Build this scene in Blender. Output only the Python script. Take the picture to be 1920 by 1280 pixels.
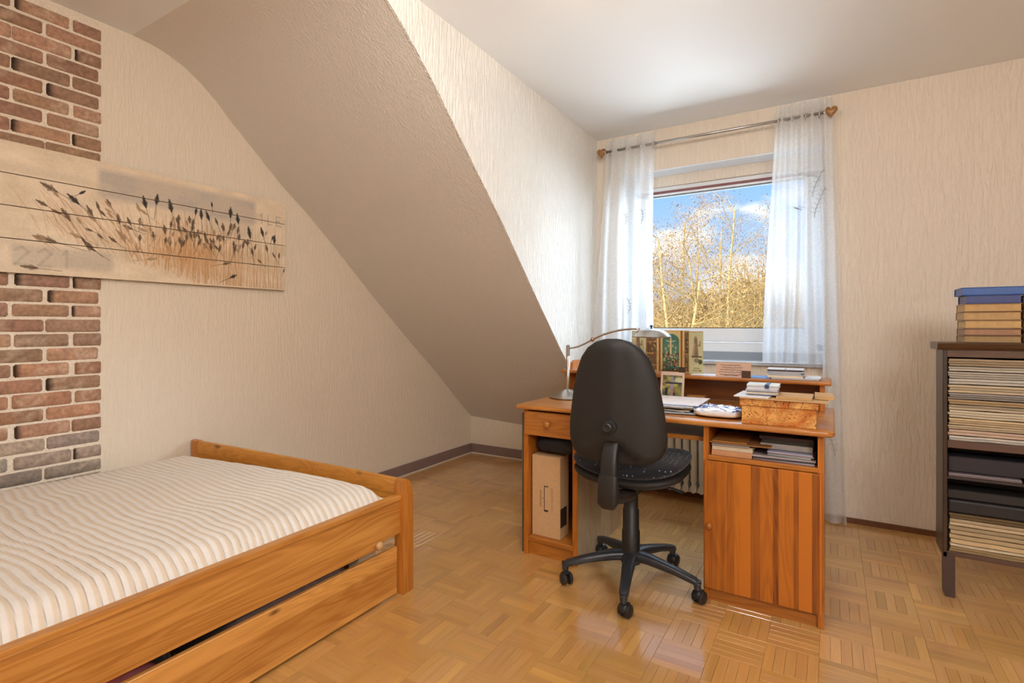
import bpy, bmesh, math, random
import numpy as np
from mathutils import Vector, Matrix, noise
R = math.radians
random.seed(7)
for o in list(bpy.data.objects): bpy.data.objects.remove(o)
SC = bpy.context.scene
COL = SC.collection

# ------------------------------------------------------------------ camera, world, lights, exposure
cam_d = bpy.data.cameras.new('camera'); cam = bpy.data.objects.new('camera', cam_d); COL.objects.link(cam)
cam.location = (0, 0, 1.16); cam.rotation_euler = (R(90), 0, R(31.3))
cam_d.sensor_width = 36; cam_d.lens = 985/1920*36; cam_d.shift_y = -28/1920; cam_d.clip_start = .02; cam_d.clip_end = 500
SC.camera = cam
SC.view_settings.view_transform = 'Standard'; SC.view_settings.look = 'None'
SC.view_settings.gamma = 1; SC.view_settings.use_curve_mapping = False
SC.view_settings.exposure = 0.16

def lin(c):
    out = []
    for v in c[:3]:
        v = v/255
        out.append(v/12.92 if v <= .04045 else ((v+.055)/1.055)**2.4)
    return tuple(out)+(1,)

def sky():
    w = bpy.data.worlds.new('sky'); SC.world = w; w.use_nodes = True
    nt = w.node_tree; N = nt.nodes; L = nt.links; N.clear()
    out = N.new('ShaderNodeOutputWorld'); bg = N.new('ShaderNodeBackground'); L.new(bg.outputs[0], out.inputs[0])
    tc = N.new('ShaderNodeTexCoord'); sx = N.new('ShaderNodeSeparateXYZ'); L.new(tc.outputs['Generated'], sx.inputs[0])
    g = N.new('ShaderNodeValToRGB'); L.new(sx.outputs[2], g.inputs[0])
    e = g.color_ramp.elements
    e[0].position = 0; e[0].color = lin((196, 212, 236)); e[1].position = .30; e[1].color = lin((122, 176, 238))
    m = N.new('ShaderNodeMapping'); m.inputs['Scale'].default_value = (1, 1, 2.2); m.inputs['Location'].default_value = (.31, .12, .07)
    L.new(tc.outputs['Generated'], m.inputs[0])
    n = N.new('ShaderNodeTexNoise'); n.inputs['Scale'].default_value = 5.2; n.inputs['Detail'].default_value = 8; n.inputs['Roughness'].default_value = .55
    L.new(m.outputs[0], n.inputs[0])
    # clouds thicken towards the horizon
    mr = N.new('ShaderNodeMapRange'); mr.inputs[1].default_value = .02; mr.inputs[2].default_value = .27; mr.inputs[3].default_value = .20; mr.inputs[4].default_value = -.10
    L.new(sx.outputs[2], mr.inputs[0])
    ad = N.new('ShaderNodeMath'); ad.operation = 'ADD'; L.new(n.outputs[0], ad.inputs[0]); L.new(mr.outputs[0], ad.inputs[1])
    cr = N.new('ShaderNodeValToRGB'); cr.color_ramp.elements[0].position = .50; cr.color_ramp.elements[1].position = .60
    L.new(ad.outputs[0], cr.inputs[0])
    n2 = N.new('ShaderNodeTexNoise'); n2.inputs['Scale'].default_value = 7; n2.inputs['Detail'].default_value = 5; L.new(m.outputs[0], n2.inputs[0])
    cc = N.new('ShaderNodeValToRGB'); cc.color_ramp.elements[0].position = .38; cc.color_ramp.elements[0].color = lin((178, 186, 208))
    cc.color_ramp.elements[1].position = .56; cc.color_ramp.elements[1].color = lin((250, 250, 252)); L.new(n2.outputs[0], cc.inputs[0])
    mx = N.new('ShaderNodeMix'); mx.data_type = 'RGBA'; L.new(cr.outputs[0], mx.inputs[0]); L.new(g.outputs[0], mx.inputs[6]); L.new(cc.outputs[0], mx.inputs[7])
    L.new(mx.outputs[2], bg.inputs[0]); bg.inputs[1].default_value = 1.25
sky()

def lamp(name, kind, loc, rot, energy, color, size=.1, sizey=None):
    d = bpy.data.lights.new(name, kind); d.energy = energy; d.color = color
    if kind == 'AREA':
        d.size = size
        if sizey: d.shape = 'RECTANGLE'; d.size_y = sizey
    elif kind == 'SUN': d.angle = size
    else: d.shadow_soft_size = size
    o = bpy.data.objects.new(name, d); COL.objects.link(o); o.location = loc; o.rotation_euler = rot
    return o
lamp('sun', 'SUN', (0, -20, 30), (R(52), 0, R(-20)), 5.4, (1, .86, .66), R(1))
lamp('rear_fill', 'AREA', (1.3, -.75, 2.3), (R(52), 0, R(35)), 62, (.98, .98, 1), 1.3, 1.0)  # added fill lamp behind the camera, with no fitting in the room
lamp('room_fill_point', 'POINT', (-.55, 1.15, 2.28), (0, 0, 0), 24, (1, .93, .86), .12)  # added unseen fill point in mid-air, apart from the ceiling lamp
# added area lamps outside, out of view, boosting the daylight through the window
lamp('window_fill', 'AREA', (-.66, 5.0, 3.0), (R(-58), 0, 0), 120, (.64, .82, 1), 2.4, 1.1)
lamp('side_fill', 'AREA', (2.1, 6.4, 2.3), (R(-88), 0, R(-42)), 420, (.68, .84, 1), 2.2, 2.0)  # added fill from the right, brightens the dormer cheek
# added unseen lamp aimed up through the window, standing in for meadow bounce
lamp('upward_fill', 'AREA', (-.66, 8.5, -1.4), (R(-116), 0, 0), 520, (.76, .88, 1), 5.0, 2.0)

# ------------------------------------------------------------------ mesh helpers
class MB:
    def __init__(s): s.v = []; s.f = []; s.c = []
    def add(s, v, f, c=None):
        b = len(s.v); s.v += [tuple(p) for p in v]; s.f += [tuple(i+b for i in q) for q in f]
        if c is not None: s.c += [c]*len(v) if not isinstance(c, list) else c
        return s
    def box(s, x0, x1, y0, y1, z0, z1, c=None, bev=0, seg=1):
        if bev:
            bm = bmesh.new(); bmesh.ops.create_cube(bm, size=1)
            for v in bm.verts: v.co = Vector((x0+(x1-x0)*(v.co.x+.5), y0+(y1-y0)*(v.co.y+.5), z0+(z1-z0)*(v.co.z+.5)))
            bmesh.ops.bevel(bm, geom=list(bm.edges), offset=bev, segments=seg, profile=.5, affect='EDGES')
            bm.verts.index_update()
            r = s.add([v.co[:] for v in bm.verts], [[v.index for v in f.verts] for f in bm.faces], c); bm.free(); return r
        v = [(x0,y0,z0),(x1,y0,z0),(x1,y1,z0),(x0,y1,z0),(x0,y0,z1),(x1,y0,z1),(x1,y1,z1),(x0,y1,z1)]
        return s.add(v, [(0,3,2,1),(4,5,6,7),(0,1,5,4),(1,2,6,5),(2,3,7,6),(3,0,4,7)], c)
    def rbox(s, cx, cy, z0, w, d, h, rot=0, bev=0, c=None, seg=1):
        t = MB(); t.box(-w/2, w/2, -d/2, d/2, 0, h, c, bev, seg)
        ca, sa = math.cos(rot), math.sin(rot)
        return s.add([(cx+x*ca-y*sa, cy+x*sa+y*ca, z0+z) for x, y, z in t.v], t.f, t.c if c is not None else None)
    def prism(s, poly, axis, a, b, c=None):
        """poly: 2-D outline in the two other axes (order x,y,z without axis)"""
        def P(u, w, t):
            q = [u, w]; q.insert(axis, t); return tuple(q)
        n = len(poly)
        v = [P(u, w, a) for u, w in poly]+[P(u, w, b) for u, w in poly]
        f = [tuple(range(n)), tuple(range(2*n-1, n-1, -1))]+[(i, i+n, (i+1) % n+n, (i+1) % n) for i in range(n)]
        return s.add(v, f, c)
    def sweep(s, pts, w, h=None, n=12, up=(0,0,1), pw=2.0, c=None, caps=True):
        pts = [Vector(p) for p in pts]; m = len(pts)
        if not hasattr(w, '__len__'): w = [w]*m
        h = w if h is None else h
        if not hasattr(h, '__len__'): h = [h]*m
        up = Vector(up); V = []
        for i, p in enumerate(pts):
            t = (pts[min(i+1, m-1)]-pts[max(i-1, 0)]).normalized()
            a = t.cross(up)
            if a.length < 1e-4: a = t.cross(Vector((1, 0, 0)))
            a.normalize(); b = a.cross(t).normalized()
            for k in range(n):
                th = 2*math.pi*k/n; cx, sx = math.cos(th), math.sin(th)
                cx = math.copysign(abs(cx)**(2/pw), cx); sx = math.copysign(abs(sx)**(2/pw), sx)
                V.append(p+a*w[i]*cx+b*h[i]*sx)
        F = [(i*n+k, i*n+(k+1) % n, (i+1)*n+(k+1) % n, (i+1)*n+k) for i in range(m-1) for k in range(n)]
        if caps: F += [tuple(range(n-1, -1, -1)), tuple((m-1)*n+k for k in range(n))]
        return s.add(V, F, c)
    def lathe(s, prof, cx=0, cy=0, cz=0, n=24, axis=(0,0,1), c=None):
        """prof: (radius, height) along axis from (cx,cy,cz)"""
        q = Vector((0, 0, 1)).rotation_difference(Vector(axis).normalized()); o = Vector((cx, cy, cz)); V = []
        for r, z in prof:
            for k in range(n):
                th = 2*math.pi*k/n; V.append(o+q @ Vector((r*math.cos(th), r*math.sin(th), z)))
        m = len(prof)
        F = [(i*n+k, i*n+(k+1) % n, (i+1)*n+(k+1) % n, (i+1)*n+k) for i in range(m-1) for k in range(n)]
        F += [tuple(range(n-1, -1, -1)), tuple((m-1)*n+k for k in range(n))]
        return s.add(V, F, c)
    def grid(s, nu, nv, fn, flip=False, cf=None):
        V = []; Cc = []
        for i in range(nu+1):
            for j in range(nv+1):
                V.append(fn(i/nu, j/nv))
                if cf: Cc.append(cf(i/nu, j/nv))
        F = []
        for i in range(nu):
            for j in range(nv):
                a = i*(nv+1)+j; q = (a, a+nv+1, a+nv+2, a+1)
                F.append(q[::-1] if flip else q)
        return s.add(V, F, Cc if cf else None)

def mesh(mb, mat, name, smooth=False, inv=None):
    me = bpy.data.meshes.new(name)
    v = mb.v if inv is None else [tuple(inv @ Vector(p)) for p in mb.v]
    me.from_pydata(v, [], mb.f); me.update()
    if mb.c and len(mb.c) == len(mb.v):
        at = me.color_attributes.new('tint', 'FLOAT_COLOR', 'POINT')
        arr = np.array([list(c)[:4] if len(c) > 3 else list(c)+[1] for c in mb.c], dtype=np.float32).ravel()
        at.data.foreach_set('color', arr)
    if smooth:
        me.polygons.foreach_set('use_smooth', [True]*len(me.polygons))
        if smooth is not True: me.set_sharp_from_angle(angle=R(smooth))
    me.materials.append(mat)
    bm = bmesh.new(); bm.from_mesh(me)
    if not mb.__dict__.get('open'): bmesh.ops.recalc_face_normals(bm, faces=bm.faces)
    bm.to_mesh(me); bm.free()
    return me
def tag(o, label, cat, group=None, kind=None):
    if label: o['label'] = label
    if cat: o['category'] = cat
    if group: o['group'] = group
    if kind: o['kind'] = kind
    return o
def struct(name, mb, mat, smooth=False, label=None, cat=None):
    o = bpy.data.objects.new(name, mesh(mb, mat, name, smooth)); COL.objects.link(o); o['kind'] = 'structure'
    if label: o['label'] = label; o['category'] = cat
    return o
def solo(name, mb, mat, label, cat, group=None, smooth=False, org=None):
    """a thing that is one mesh; its origin sits at its base"""
    if org is None:
        xs = [p[0] for p in mb.v]; ys = [p[1] for p in mb.v]; org = ((min(xs)+max(xs))/2, (min(ys)+max(ys))/2, min(p[2] for p in mb.v))
    M = Matrix.Translation(org)
    o = bpy.data.objects.new(name, mesh(mb, mat, name, smooth, M.inverted())); COL.objects.link(o); o.matrix_world = M
    return tag(o, label, cat, group)
class Thing:
    def __init__(s, name, loc, label, cat, group=None, rz=0, kind=None):
        s.o = bpy.data.objects.new(name, None); COL.objects.link(s.o); s.o.empty_display_size = .05
        s.M = Matrix.Translation(loc) @ Matrix.Rotation(rz, 4, 'Z'); s.o.location = loc; s.o.rotation_euler = (0, 0, rz)
        s.inv = s.M.inverted(); tag(s.o, label, cat, group, kind)
    def part(s, name, mb, mat, smooth=False, parent=None, local=False, label=None):
        o = bpy.data.objects.new(name, mesh(mb, mat, name, smooth, None if local else s.inv)); COL.objects.link(o)
        o.parent = parent or s.o
        if label: o['label'] = label
        return o

# ------------------------------------------------------------------ materials
def newmat(name):
    m = bpy.data.materials.new(name); m.use_nodes = True; nt = m.node_tree; b = nt.nodes['Principled BSDF']
    return m, nt.nodes, nt.links, b
def plain(name, col, rough=.6, metal=0, noise_amt=0, nscale=20, bump=0, coat=0, spec=None):
    m, N, L, b = newmat(name); c = lin(col)
    b.inputs['Base Color'].default_value = c; b.inputs['Roughness'].default_value = rough; b.inputs['Metallic'].default_value = metal
    b.inputs['Coat Weight'].default_value = coat
    if spec is not None: b.inputs['Specular IOR Level'].default_value = spec
    if noise_amt or bump:
        tc = N.new('ShaderNodeTexCoord'); n = N.new('ShaderNodeTexNoise'); n.inputs['Scale'].default_value = nscale; n.inputs['Detail'].default_value = 5
        L.new(tc.outputs['Object'], n.inputs[0])
        if noise_amt:
            r = N.new('ShaderNodeValToRGB'); L.new(n.outputs[0], r.inputs[0])
            r.color_ramp.elements[0].position = .3; r.color_ramp.elements[1].position = .7
            r.color_ramp.elements[0].color = tuple(x*(1-noise_amt) for x in c[:3])+(1,)
            r.color_ramp.elements[1].color = tuple(min(1, x*(1+noise_amt)) for x in c[:3])+(1,)
            L.new(r.outputs[0], b.inputs['Base Color'])
        if bump:
            bp = N.new('ShaderNodeBump'); bp.inputs['Strength'].default_value = bump; bp.inputs['Distance'].default_value = .004
            L.new(n.outputs[0], bp.inputs['Height']); L.new(bp.outputs[0], b.inputs['Normal'])
    return m
def wallpaper(name, col, vert=(110, 110, 14), bump=.5, dist=.004):
    m, N, L, b = newmat(name); b.inputs['Base Color'].default_value = lin(col); b.inputs['Roughness'].default_value = .85
    b.inputs['Specular IOR Level'].default_value = .2
    tc = N.new('ShaderNodeTexCoord'); mp = N.new('ShaderNodeMapping'); mp.inputs['Scale'].default_value = vert; L.new(tc.outputs['Object'], mp.inputs[0])
    n = N.new('ShaderNodeTexNoise'); n.inputs['Scale'].default_value = 1; n.inputs['Detail'].default_value = 3; n.inputs['Distortion'].default_value = .7; L.new(mp.outputs[0], n.inputs[0])
    r = N.new('ShaderNodeValToRGB'); r.color_ramp.elements[0].position = .42; r.color_ramp.elements[1].position = .62; L.new(n.outputs[0], r.inputs[0])
    bp = N.new('ShaderNodeBump'); bp.inputs['Strength'].default_value = bump; bp.inputs['Distance'].default_value = dist
    L.new(r.outputs[0], bp.inputs['Height']); L.new(bp.outputs[0], b.inputs['Normal'])
    return m
def wood(name, axis, dark, light, rough=.38, lam=None, lamaxis=0, knots=True, coat=.25, scale=1.0, lamvar=.35, tint=False, fine=.2, ring=.16, slow=.45):
    m, N, L, b = newmat(name)
    tc = N.new('ShaderNodeTexCoord'); oi = N.new('ShaderNodeObjectInfo')
    va = N.new('ShaderNodeVectorMath'); va.operation = 'SCALE'; va.inputs[0].default_value = (13.1, 7.7, 9.3); L.new(oi.outputs['Random'], va.inputs['Scale'])
    ad = N.new('ShaderNodeVectorMath'); ad.operation = 'ADD'; L.new(tc.outputs['Object'], ad.inputs[0]); L.new(va.outputs[0], ad.inputs[1])
    def noi(al, ac, det, dist=0, rgh=.5):
        mp = N.new('ShaderNodeMapping'); sc = [ac*scale]*3; sc[axis] = al*scale; mp.inputs['Scale'].default_value = sc; L.new(ad.outputs[0], mp.inputs[0])
        n = N.new('ShaderNodeTexNoise'); n.inputs['Scale'].default_value = 1; n.inputs['Detail'].default_value = det; n.inputs['Distortion'].default_value = dist; n.inputs['Roughness'].default_value = rgh
        L.new(mp.outputs[0], n.inputs[0]); return n
    n1 = noi(1.1, 11, 2, .4)
    # growth rings: contour lines of the slow noise
    mu = N.new('ShaderNodeMath'); mu.operation = 'MULTIPLY'; mu.inputs[1].default_value = 62; L.new(n1.outputs[0], mu.inputs[0])
    si = N.new('ShaderNodeMath'); si.operation = 'SINE'; L.new(mu.outputs[0], si.inputs[0])
    n2 = noi(5, 260, 3)
    n3 = noi(.8, 7, 2)
    r = N.new('ShaderNodeMapRange'); r.inputs[1].default_value = -1; r.inputs[2].default_value = 1; r.inputs[3].default_value = 0; r.inputs[4].default_value = ring; L.new(si.outputs[0], r.inputs[0])
    a1 = N.new('ShaderNodeMath'); a1.operation = 'MULTIPLY_ADD'; a1.inputs[1].default_value = fine*2; L.new(n2.outputs[0], a1.inputs[0]); L.new(r.outputs[0], a1.inputs[2])
    a2 = N.new('ShaderNodeMath'); a2.operation = 'MULTIPLY_ADD'; a2.inputs[1].default_value = slow; L.new(n3.outputs[0], a2.inputs[0]); L.new(a1.outputs[0], a2.inputs[2])
    last = a2.outputs[0]
    if lam:
        sx = N.new('ShaderNodeSeparateXYZ'); L.new(tc.outputs['Object'], sx.inputs[0])
        mp = N.new('ShaderNodeMath'); mp.operation = 'MULTIPLY'; mp.inputs[1].default_value = 1/lam; L.new(sx.outputs[lamaxis], mp.inputs[0])
        # uneven lamella widths
        nn = N.new('ShaderNodeTexNoise'); nn.noise_dimensions = '1D'; nn.inputs['Scale'].default_value = .9; L.new(mp.outputs[0], nn.inputs['W'])
        sm = N.new('ShaderNodeMath'); sm.operation = 'MULTIPLY_ADD'; sm.inputs[1].default_value = 2.2; L.new(nn.outputs[0], sm.inputs[0]); L.new(mp.outputs[0], sm.inputs[2])
        fl = N.new('ShaderNodeMath'); fl.operation = 'FLOOR'; L.new(sm.outputs[0], fl.inputs[0])
        wn = N.new('ShaderNodeTexWhiteNoise'); wn.noise_dimensions = '1D'; L.new(fl.outputs[0], wn.inputs['W'])
        mm = N.new('ShaderNodeMath'); mm.operation = 'MULTIPLY_ADD'; mm.inputs[1].default_value = lamvar*2; L.new(wn.outputs[0], mm.inputs[0]); L.new(last, mm.inputs[2])
        m3 = N.new('ShaderNodeMath'); m3.operation = 'SUBTRACT'; m3.inputs[1].default_value = lamvar; L.new(mm.outputs[0], m3.inputs[0]); last = m3.outputs[0]
    rp = N.new('ShaderNodeValToRGB'); rp.color_ramp.elements[0].position = .22; rp.color_ramp.elements[1].position = .80
    rp.color_ramp.elements[0].color = lin(light); rp.color_ramp.elements[1].color = lin(dark); L.new(last, rp.inputs[0])
    col = rp.outputs[0]
    if knots:
        mp = N.new('ShaderNodeMapping'); sc = [9*scale]*3; sc[axis] = 3.4*scale; mp.inputs['Scale'].default_value = sc; L.new(ad.outputs[0], mp.inputs[0])
        vo = N.new('ShaderNodeTexVoronoi'); vo.inputs['Scale'].default_value = .8; vo.inputs['Randomness'].default_value = 1; L.new(mp.outputs[0], vo.inputs[0])
        kr = N.new('ShaderNodeValToRGB'); kr.color_ramp.elements[0].position = .03; kr.color_ramp.elements[1].position = .085
        kr.color_ramp.elements[0].color = (.18, .12, .10, 1); kr.color_ramp.elements[1].color = (1, 1, 1, 1); L.new(vo.outputs['Distance'], kr.inputs[0])
        mx = N.new('ShaderNodeMix'); mx.data_type = 'RGBA'; mx.blend_type = 'MULTIPLY'; mx.inputs[0].default_value = .9; L.new(col, mx.inputs[6]); L.new(kr.outputs[0], mx.inputs[7]); col = mx.outputs[2]
    if tint:
        at = N.new('ShaderNodeAttribute'); at.attribute_name = 'tint'
        mx = N.new('ShaderNodeMix'); mx.data_type = 'RGBA'; mx.blend_type = 'MULTIPLY'; mx.inputs[0].default_value = 1; L.new(col, mx.inputs[6]); L.new(at.outputs[0], mx.inputs[7]); col = mx.outputs[2]
    L.new(col, b.inputs['Base Color']); b.inputs['Roughness'].default_value = rough; b.inputs['Coat Weight'].default_value = coat; b.inputs['Coat Roughness'].default_value = .18
    return m
def tinted(name, rough=.7, noise_amt=.15, nscale=60, bump=.2, spec=.3, coat=0):
    """colour comes from the 'tint' attribute, with a little procedural mottling"""
    m, N, L, b = newmat(name); at = N.new('ShaderNodeAttribute'); at.attribute_name = 'tint'
    tc = N.new('ShaderNodeTexCoord'); n = N.new('ShaderNodeTexNoise'); n.inputs['Scale'].default_value = nscale; n.inputs['Detail'].default_value = 6; L.new(tc.outputs['Object'], n.inputs[0])
    r = N.new('ShaderNodeMapRange'); r.inputs[1].default_value = .3; r.inputs[2].default_value = .7; r.inputs[3].default_value = 1-noise_amt; r.inputs[4].default_value = 1+noise_amt; L.new(n.outputs[0], r.inputs[0])
    mx = N.new('ShaderNodeVectorMath'); mx.operation = 'SCALE'; L.new(at.outputs[0], mx.inputs[0]); L.new(r.outputs[0], mx.inputs['Scale']); L.new(mx.outputs[0], b.inputs['Base Color'])
    b.inputs['Roughness'].default_value = rough; b.inputs['Specular IOR Level'].default_value = spec; b.inputs['Coat Weight'].default_value = coat
    if bump:
        bp = N.new('ShaderNodeBump'); bp.inputs['Strength'].default_value = bump; bp.inputs['Distance'].default_value = .003; L.new(n.outputs[0], bp.inputs['Height']); L.new(bp.outputs[0], b.inputs['Normal'])
    return m

WALL = wallpaper('embossed_wallpaper', (234, 219, 197), bump=.5)
WALLR = wallpaper('embossed_wallpaper_coarse', (233, 219, 201), (60, 60, 9), .6, .006)
SLOPE = wallpaper('slope_wallpaper', (226, 219, 209), (130, 60, 60), .45, .004)
CEIL = plain('ceiling_paint', (240, 240, 238), .9, bump=.05, nscale=200, spec=.1)
PAINT = plain('window_white', (236, 240, 244), .35)
SEAL = plain('maroon_seal', (136, 88, 88), .6)
SILLM = plain('sill_stone', (190, 194, 200), .3, noise_amt=.08)
BASEB = plain('mauve_skirting', (136, 112, 106), .45, noise_amt=.06)
BROWNB = plain('brown_skirting', (110, 66, 36), .5, noise_amt=.2)
OR_D, OR_L = (138, 74, 18), (202, 130, 50)
WX = wood('pine_grain_x', 0, OR_D, OR_L)
WY = wood('pine_grain_y', 1, OR_D, OR_L)
WZ = wood('pine_grain_z', 2, (150, 78, 16), (206, 126, 42))
WDOOR = wood('pine_door_lamellas', 2, (108, 50, 8), (194, 112, 30), lam=.034, lamaxis=0, lamvar=.34, slow=.22, ring=.12)
WGREY = wood('pine_side_dull', 2, (146, 118, 86), (196, 170, 134), rough=.3, lam=.16, lamaxis=1, lamvar=.1)
BEDY = wood('bed_pine_y', 1, (168, 102, 32), (228, 164, 84), lam=.05, lamaxis=2, lamvar=.14)
BEDX = wood('bed_pine_x', 0, (170, 104, 30), (224, 156, 66), slow=.3)
BEDZ = wood('bed_pine_z', 2, (160, 92, 26), (214, 140, 58), knots=False)
DARKW = wood('dark_stained_wood', 2, (26, 17, 10), (70, 44, 22), knots=False, rough=.45)
DARKX = wood('dark_stained_wood_x', 0, (40, 26, 16), (104, 68, 36), knots=False, rough=.45)
SLATM = {0: wood('parquet_oak_x', 0, (172, 118, 56), (214, 166, 100), rough=.30, knots=False, coat=.55, tint=True, fine=.12, ring=.07),
         1: wood('parquet_oak_y', 1, (172, 118, 56), (214, 166, 100), rough=.30, knots=False, coat=.55, tint=True, fine=.12, ring=.07)}
for m_ in SLATM.values():
    b_ = m_.node_tree.nodes['Principled BSDF'].inputs
    b_['Coat Roughness'].default_value = .11; b_['Coat IOR'].default_value = 1.95; b_['Coat Weight'].default_value = .9
GROUT = plain('parquet_joint', (110, 74, 38), .7)
TINT = tinted('printed_surface', .75, .05, 90, .1)
PAPER = tinted('paper', .8, .06, 30, .15)
BRICKM = tinted('brick_face', .9, .22, 70, .5, .2)
MORTAR = plain('mortar', (232, 216, 194), .95, noise_amt=.12, nscale=120, bump=.4)
BLACKP = plain('black_plastic', (34, 33, 33), .42, bump=.1, nscale=400)
BLACKS = plain('black_shell', (33, 31, 30), .55, bump=.15, nscale=500)
STEEL = plain('brushed_steel', (190, 186, 180), .26, 1)
CHROME = plain('chrome', (215, 215, 215), .12, 1)
RADW = plain('radiator_enamel', (222, 222, 212), .35)

# ------------------------------------------------------------------ room shell
XL, XC, YW, YK, ZC = -2.85, -1.5, 3.7, 3.956, 2.55
XR, YB = 2.4, -1.3
WX0, WX1, WZ0, WZ1 = -1.30, -.03, .93, 2.265   # window opening

# floor with mosaic parquet
fl = MB().box(XL-.1, XR+.1, YB-.1, YK+.1, -.12, -.006)
floor = struct('floor', fl, GROUT)
TILE = .1665; GX0, GY0 = -1.2025, 1.3015
def cam_px(x, y, z):
    s, c = math.sin(R(31.3)), math.cos(R(31.3)); f = -s*x+c*y; r = c*x+s*y
    return (960+985*r/f, 612-985*(z-1.16)/f) if f > .1 else (-9999, 9999)
def hidden_floor(x, y):
    if x < -1.62 and y < 1.75 : return True                     # under the bed
    if -.46 < x < -.03 and 2.36 < y < 2.95: return True         # under the desk cupboard
    if -1.34 < x < -1.06 and 2.36 < y < 2.95: return True
    px, py = cam_px(x, y, 0)
    if not (-40 < px < 1960 and py < 1330): return True
    if px < 760 and (x < -1.62): return True
    return False
slats = []
for i in range(-11, 23):
    for j in range(-17, 17):
        n = 5; ori = (i+j) % 2            # 0: slats run along Y, 1: along X
        for k in range(n):
            w = TILE/n
            x0, x1, y0, y1 = GX0+i*TILE, GX0+(i+1)*TILE, GY0+j*TILE, GY0+(j+1)*TILE
            if ori == 0: x0, x1 = x0+k*w, x0+(k+1)*w
            else: y0, y1 = y0+k*w, y0+(k+1)*w
            x0 = max(x0, XL); x1 = min(x1, XR); y0 = max(y0, YB); y1 = min(y1, YK)
            if x1-x0 < .004 or y1-y0 < .004: continue
            cx, cy = (x0+x1)/2, (y0+y1)/2
            if cx > XC and cy > YW+.05: continue
            slats.append((math.hypot(cx, cy) if not hidden_floor(cx, cy) else 99, x0, x1, y0, y1, ori))
slats.sort(key=lambda t: t[0])
rs = random.Random(3)
def slat_tint():
    r = rs.random(); b = rs.uniform(.90, 1.04)
    if r < .08: b *= 1.15
    if r > .92: b *= .86
    return (b, b*rs.uniform(.95, 1.02), b*rs.uniform(.84, 1.04))
def slat_mb(mb, x0, x1, y0, y1):
    g = .00035; z = rs.uniform(-.0003, .0002); t = slat_tint(); b = .0005
    v = [(x0+g, y0+g, -.008), (x1-g, y0+g, -.008), (x1-g, y1-g, -.008), (x0+g, y1-g, -.008),
         (x0+g, y0+g, z-b), (x1-g, y0+g, z-b), (x1-g, y1-g, z-b), (x0+g, y1-g, z-b),
         (x0+g+b, y0+g+b, z), (x1-g-b, y0+g+b, z), (x1-g-b, y1-g-b, z), (x0+g+b, y1-g-b, z)]
    f = [(0,1,5,4),(1,2,6,5),(2,3,7,6),(3,0,4,7),(4,5,9,8),(5,6,10,9),(6,7,11,10),(7,4,8,11),(8,9,10,11)]
    mb.add(v, f, t)
rest = {0: MB(), 1: MB()}; rest[0].open = rest[1].open = True
for q, (d, x0, x1, y0, y1, ori) in enumerate(slats):
    if q < 300:
        mb = MB(); mb.open = True; slat_mb(mb, x0, x1, y0, y1)
        o = bpy.data.objects.new('parquet_slat', mesh(mb, SLATM[1-ori], 'parquet_slat')); COL.objects.link(o); o.parent = floor
    else: slat_mb(rest[ori], x0, x1, y0, y1)
me = mesh(rest[0], SLATM[1], 'parquet_rest')
nb = len(rest[0].f)
both = MB(); both.open = True
for k in (0, 1): both.add(rest[k].v, rest[k].f, rest[k].c)
me = mesh(both, SLATM[1], 'parquet_slats'); me.materials.append(SLATM[0])
me.polygons.foreach_set('material_index', [0]*nb+[1]*(len(both.f)-nb))
o = bpy.data.objects.new('parquet_slats', me); COL.objects.link(o); o.parent = floor; o['kind'] = 'stuff'

# slope profile (Y, Z) at the gable and at the dormer cheek
YS = [1.20, 1.30, 1.361, 1.435, 1.515, 1.60, 1.704, 1.831, 2.004, 2.175, 2.384, 2.744, 3.08, 3.471, 3.769, 3.956]
ZG = [2.55, 2.541, 2.525, 2.497, 2.448, 2.38, 2.278, 2.165, 2.009, 1.879, 1.703, 1.374, 1.085, .763, .492, .335]
ZK = [2.55, 2.541, 2.525, 2.500, 2.455, 2.40, 2.318, 2.212, 2.048, 1.893, 1.700, 1.338, 1.010, .66, .40, .26]
n = len(YS); sl = MB(); V = []
for X, Z in ((XL-.1, ZG), (XL, ZG), (XC-.001, ZK)):
    V += [(X, y, z) for y, z in zip(YS, Z)]+[(X, y+.05, z+.12) for y, z in zip(YS, Z)]
F = []
for s_ in (0, 1):
    a, b = s_*2*n, (s_+1)*2*n
    for i in range(n-1):
        F += [(a+i, a+i+1, b+i+1, b+i), (a+n+i, b+n+i, b+n+i+1, a+n+i+1)]
    F += [(a, b, b+n, a+n), (a+n-1, a+2*n-1, b+2*n-1, b+n-1)]
for a in (0, 4*n):
    for i in range(n-1): F.append((a+i, a+n+i, a+n+i+1, a+i+1))
sl.add(V, F); struct('sloped_ceiling', sl, SLOPE, 30, 'sloping attic ceiling covered in textured beige wallpaper', 'ceiling')

# left gable wall (brick strip sits on it)
wl = MB().box(XL-.15, XL, YB-.1, YK+.1, -.1, ZC+.05); wall_left = struct('wall_left', wl, WALL)
struct('wall_knee', MB().box(XL-.1, XC+.15, YK, YK+.15, -.1, .45), WALL)
# dormer cheek: everything above the slope line
poly = [(y, z) for y, z in zip(YS, ZK)]+[(YW+.3, ZK[-1]-.05), (YW+.3, ZC+.05), (YS[0], ZC+.05)]
poly = [(y, z-.002) if i < n else (y, z) for i, (y, z) in enumerate(poly)]
ck = MB().prism(poly, 0, XC-.012, XC)
struct('wall_dormer_cheek', ck, wallpaper('cheek_wallpaper', (238, 232, 222), (80, 80, 10), .75, .007))
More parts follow.
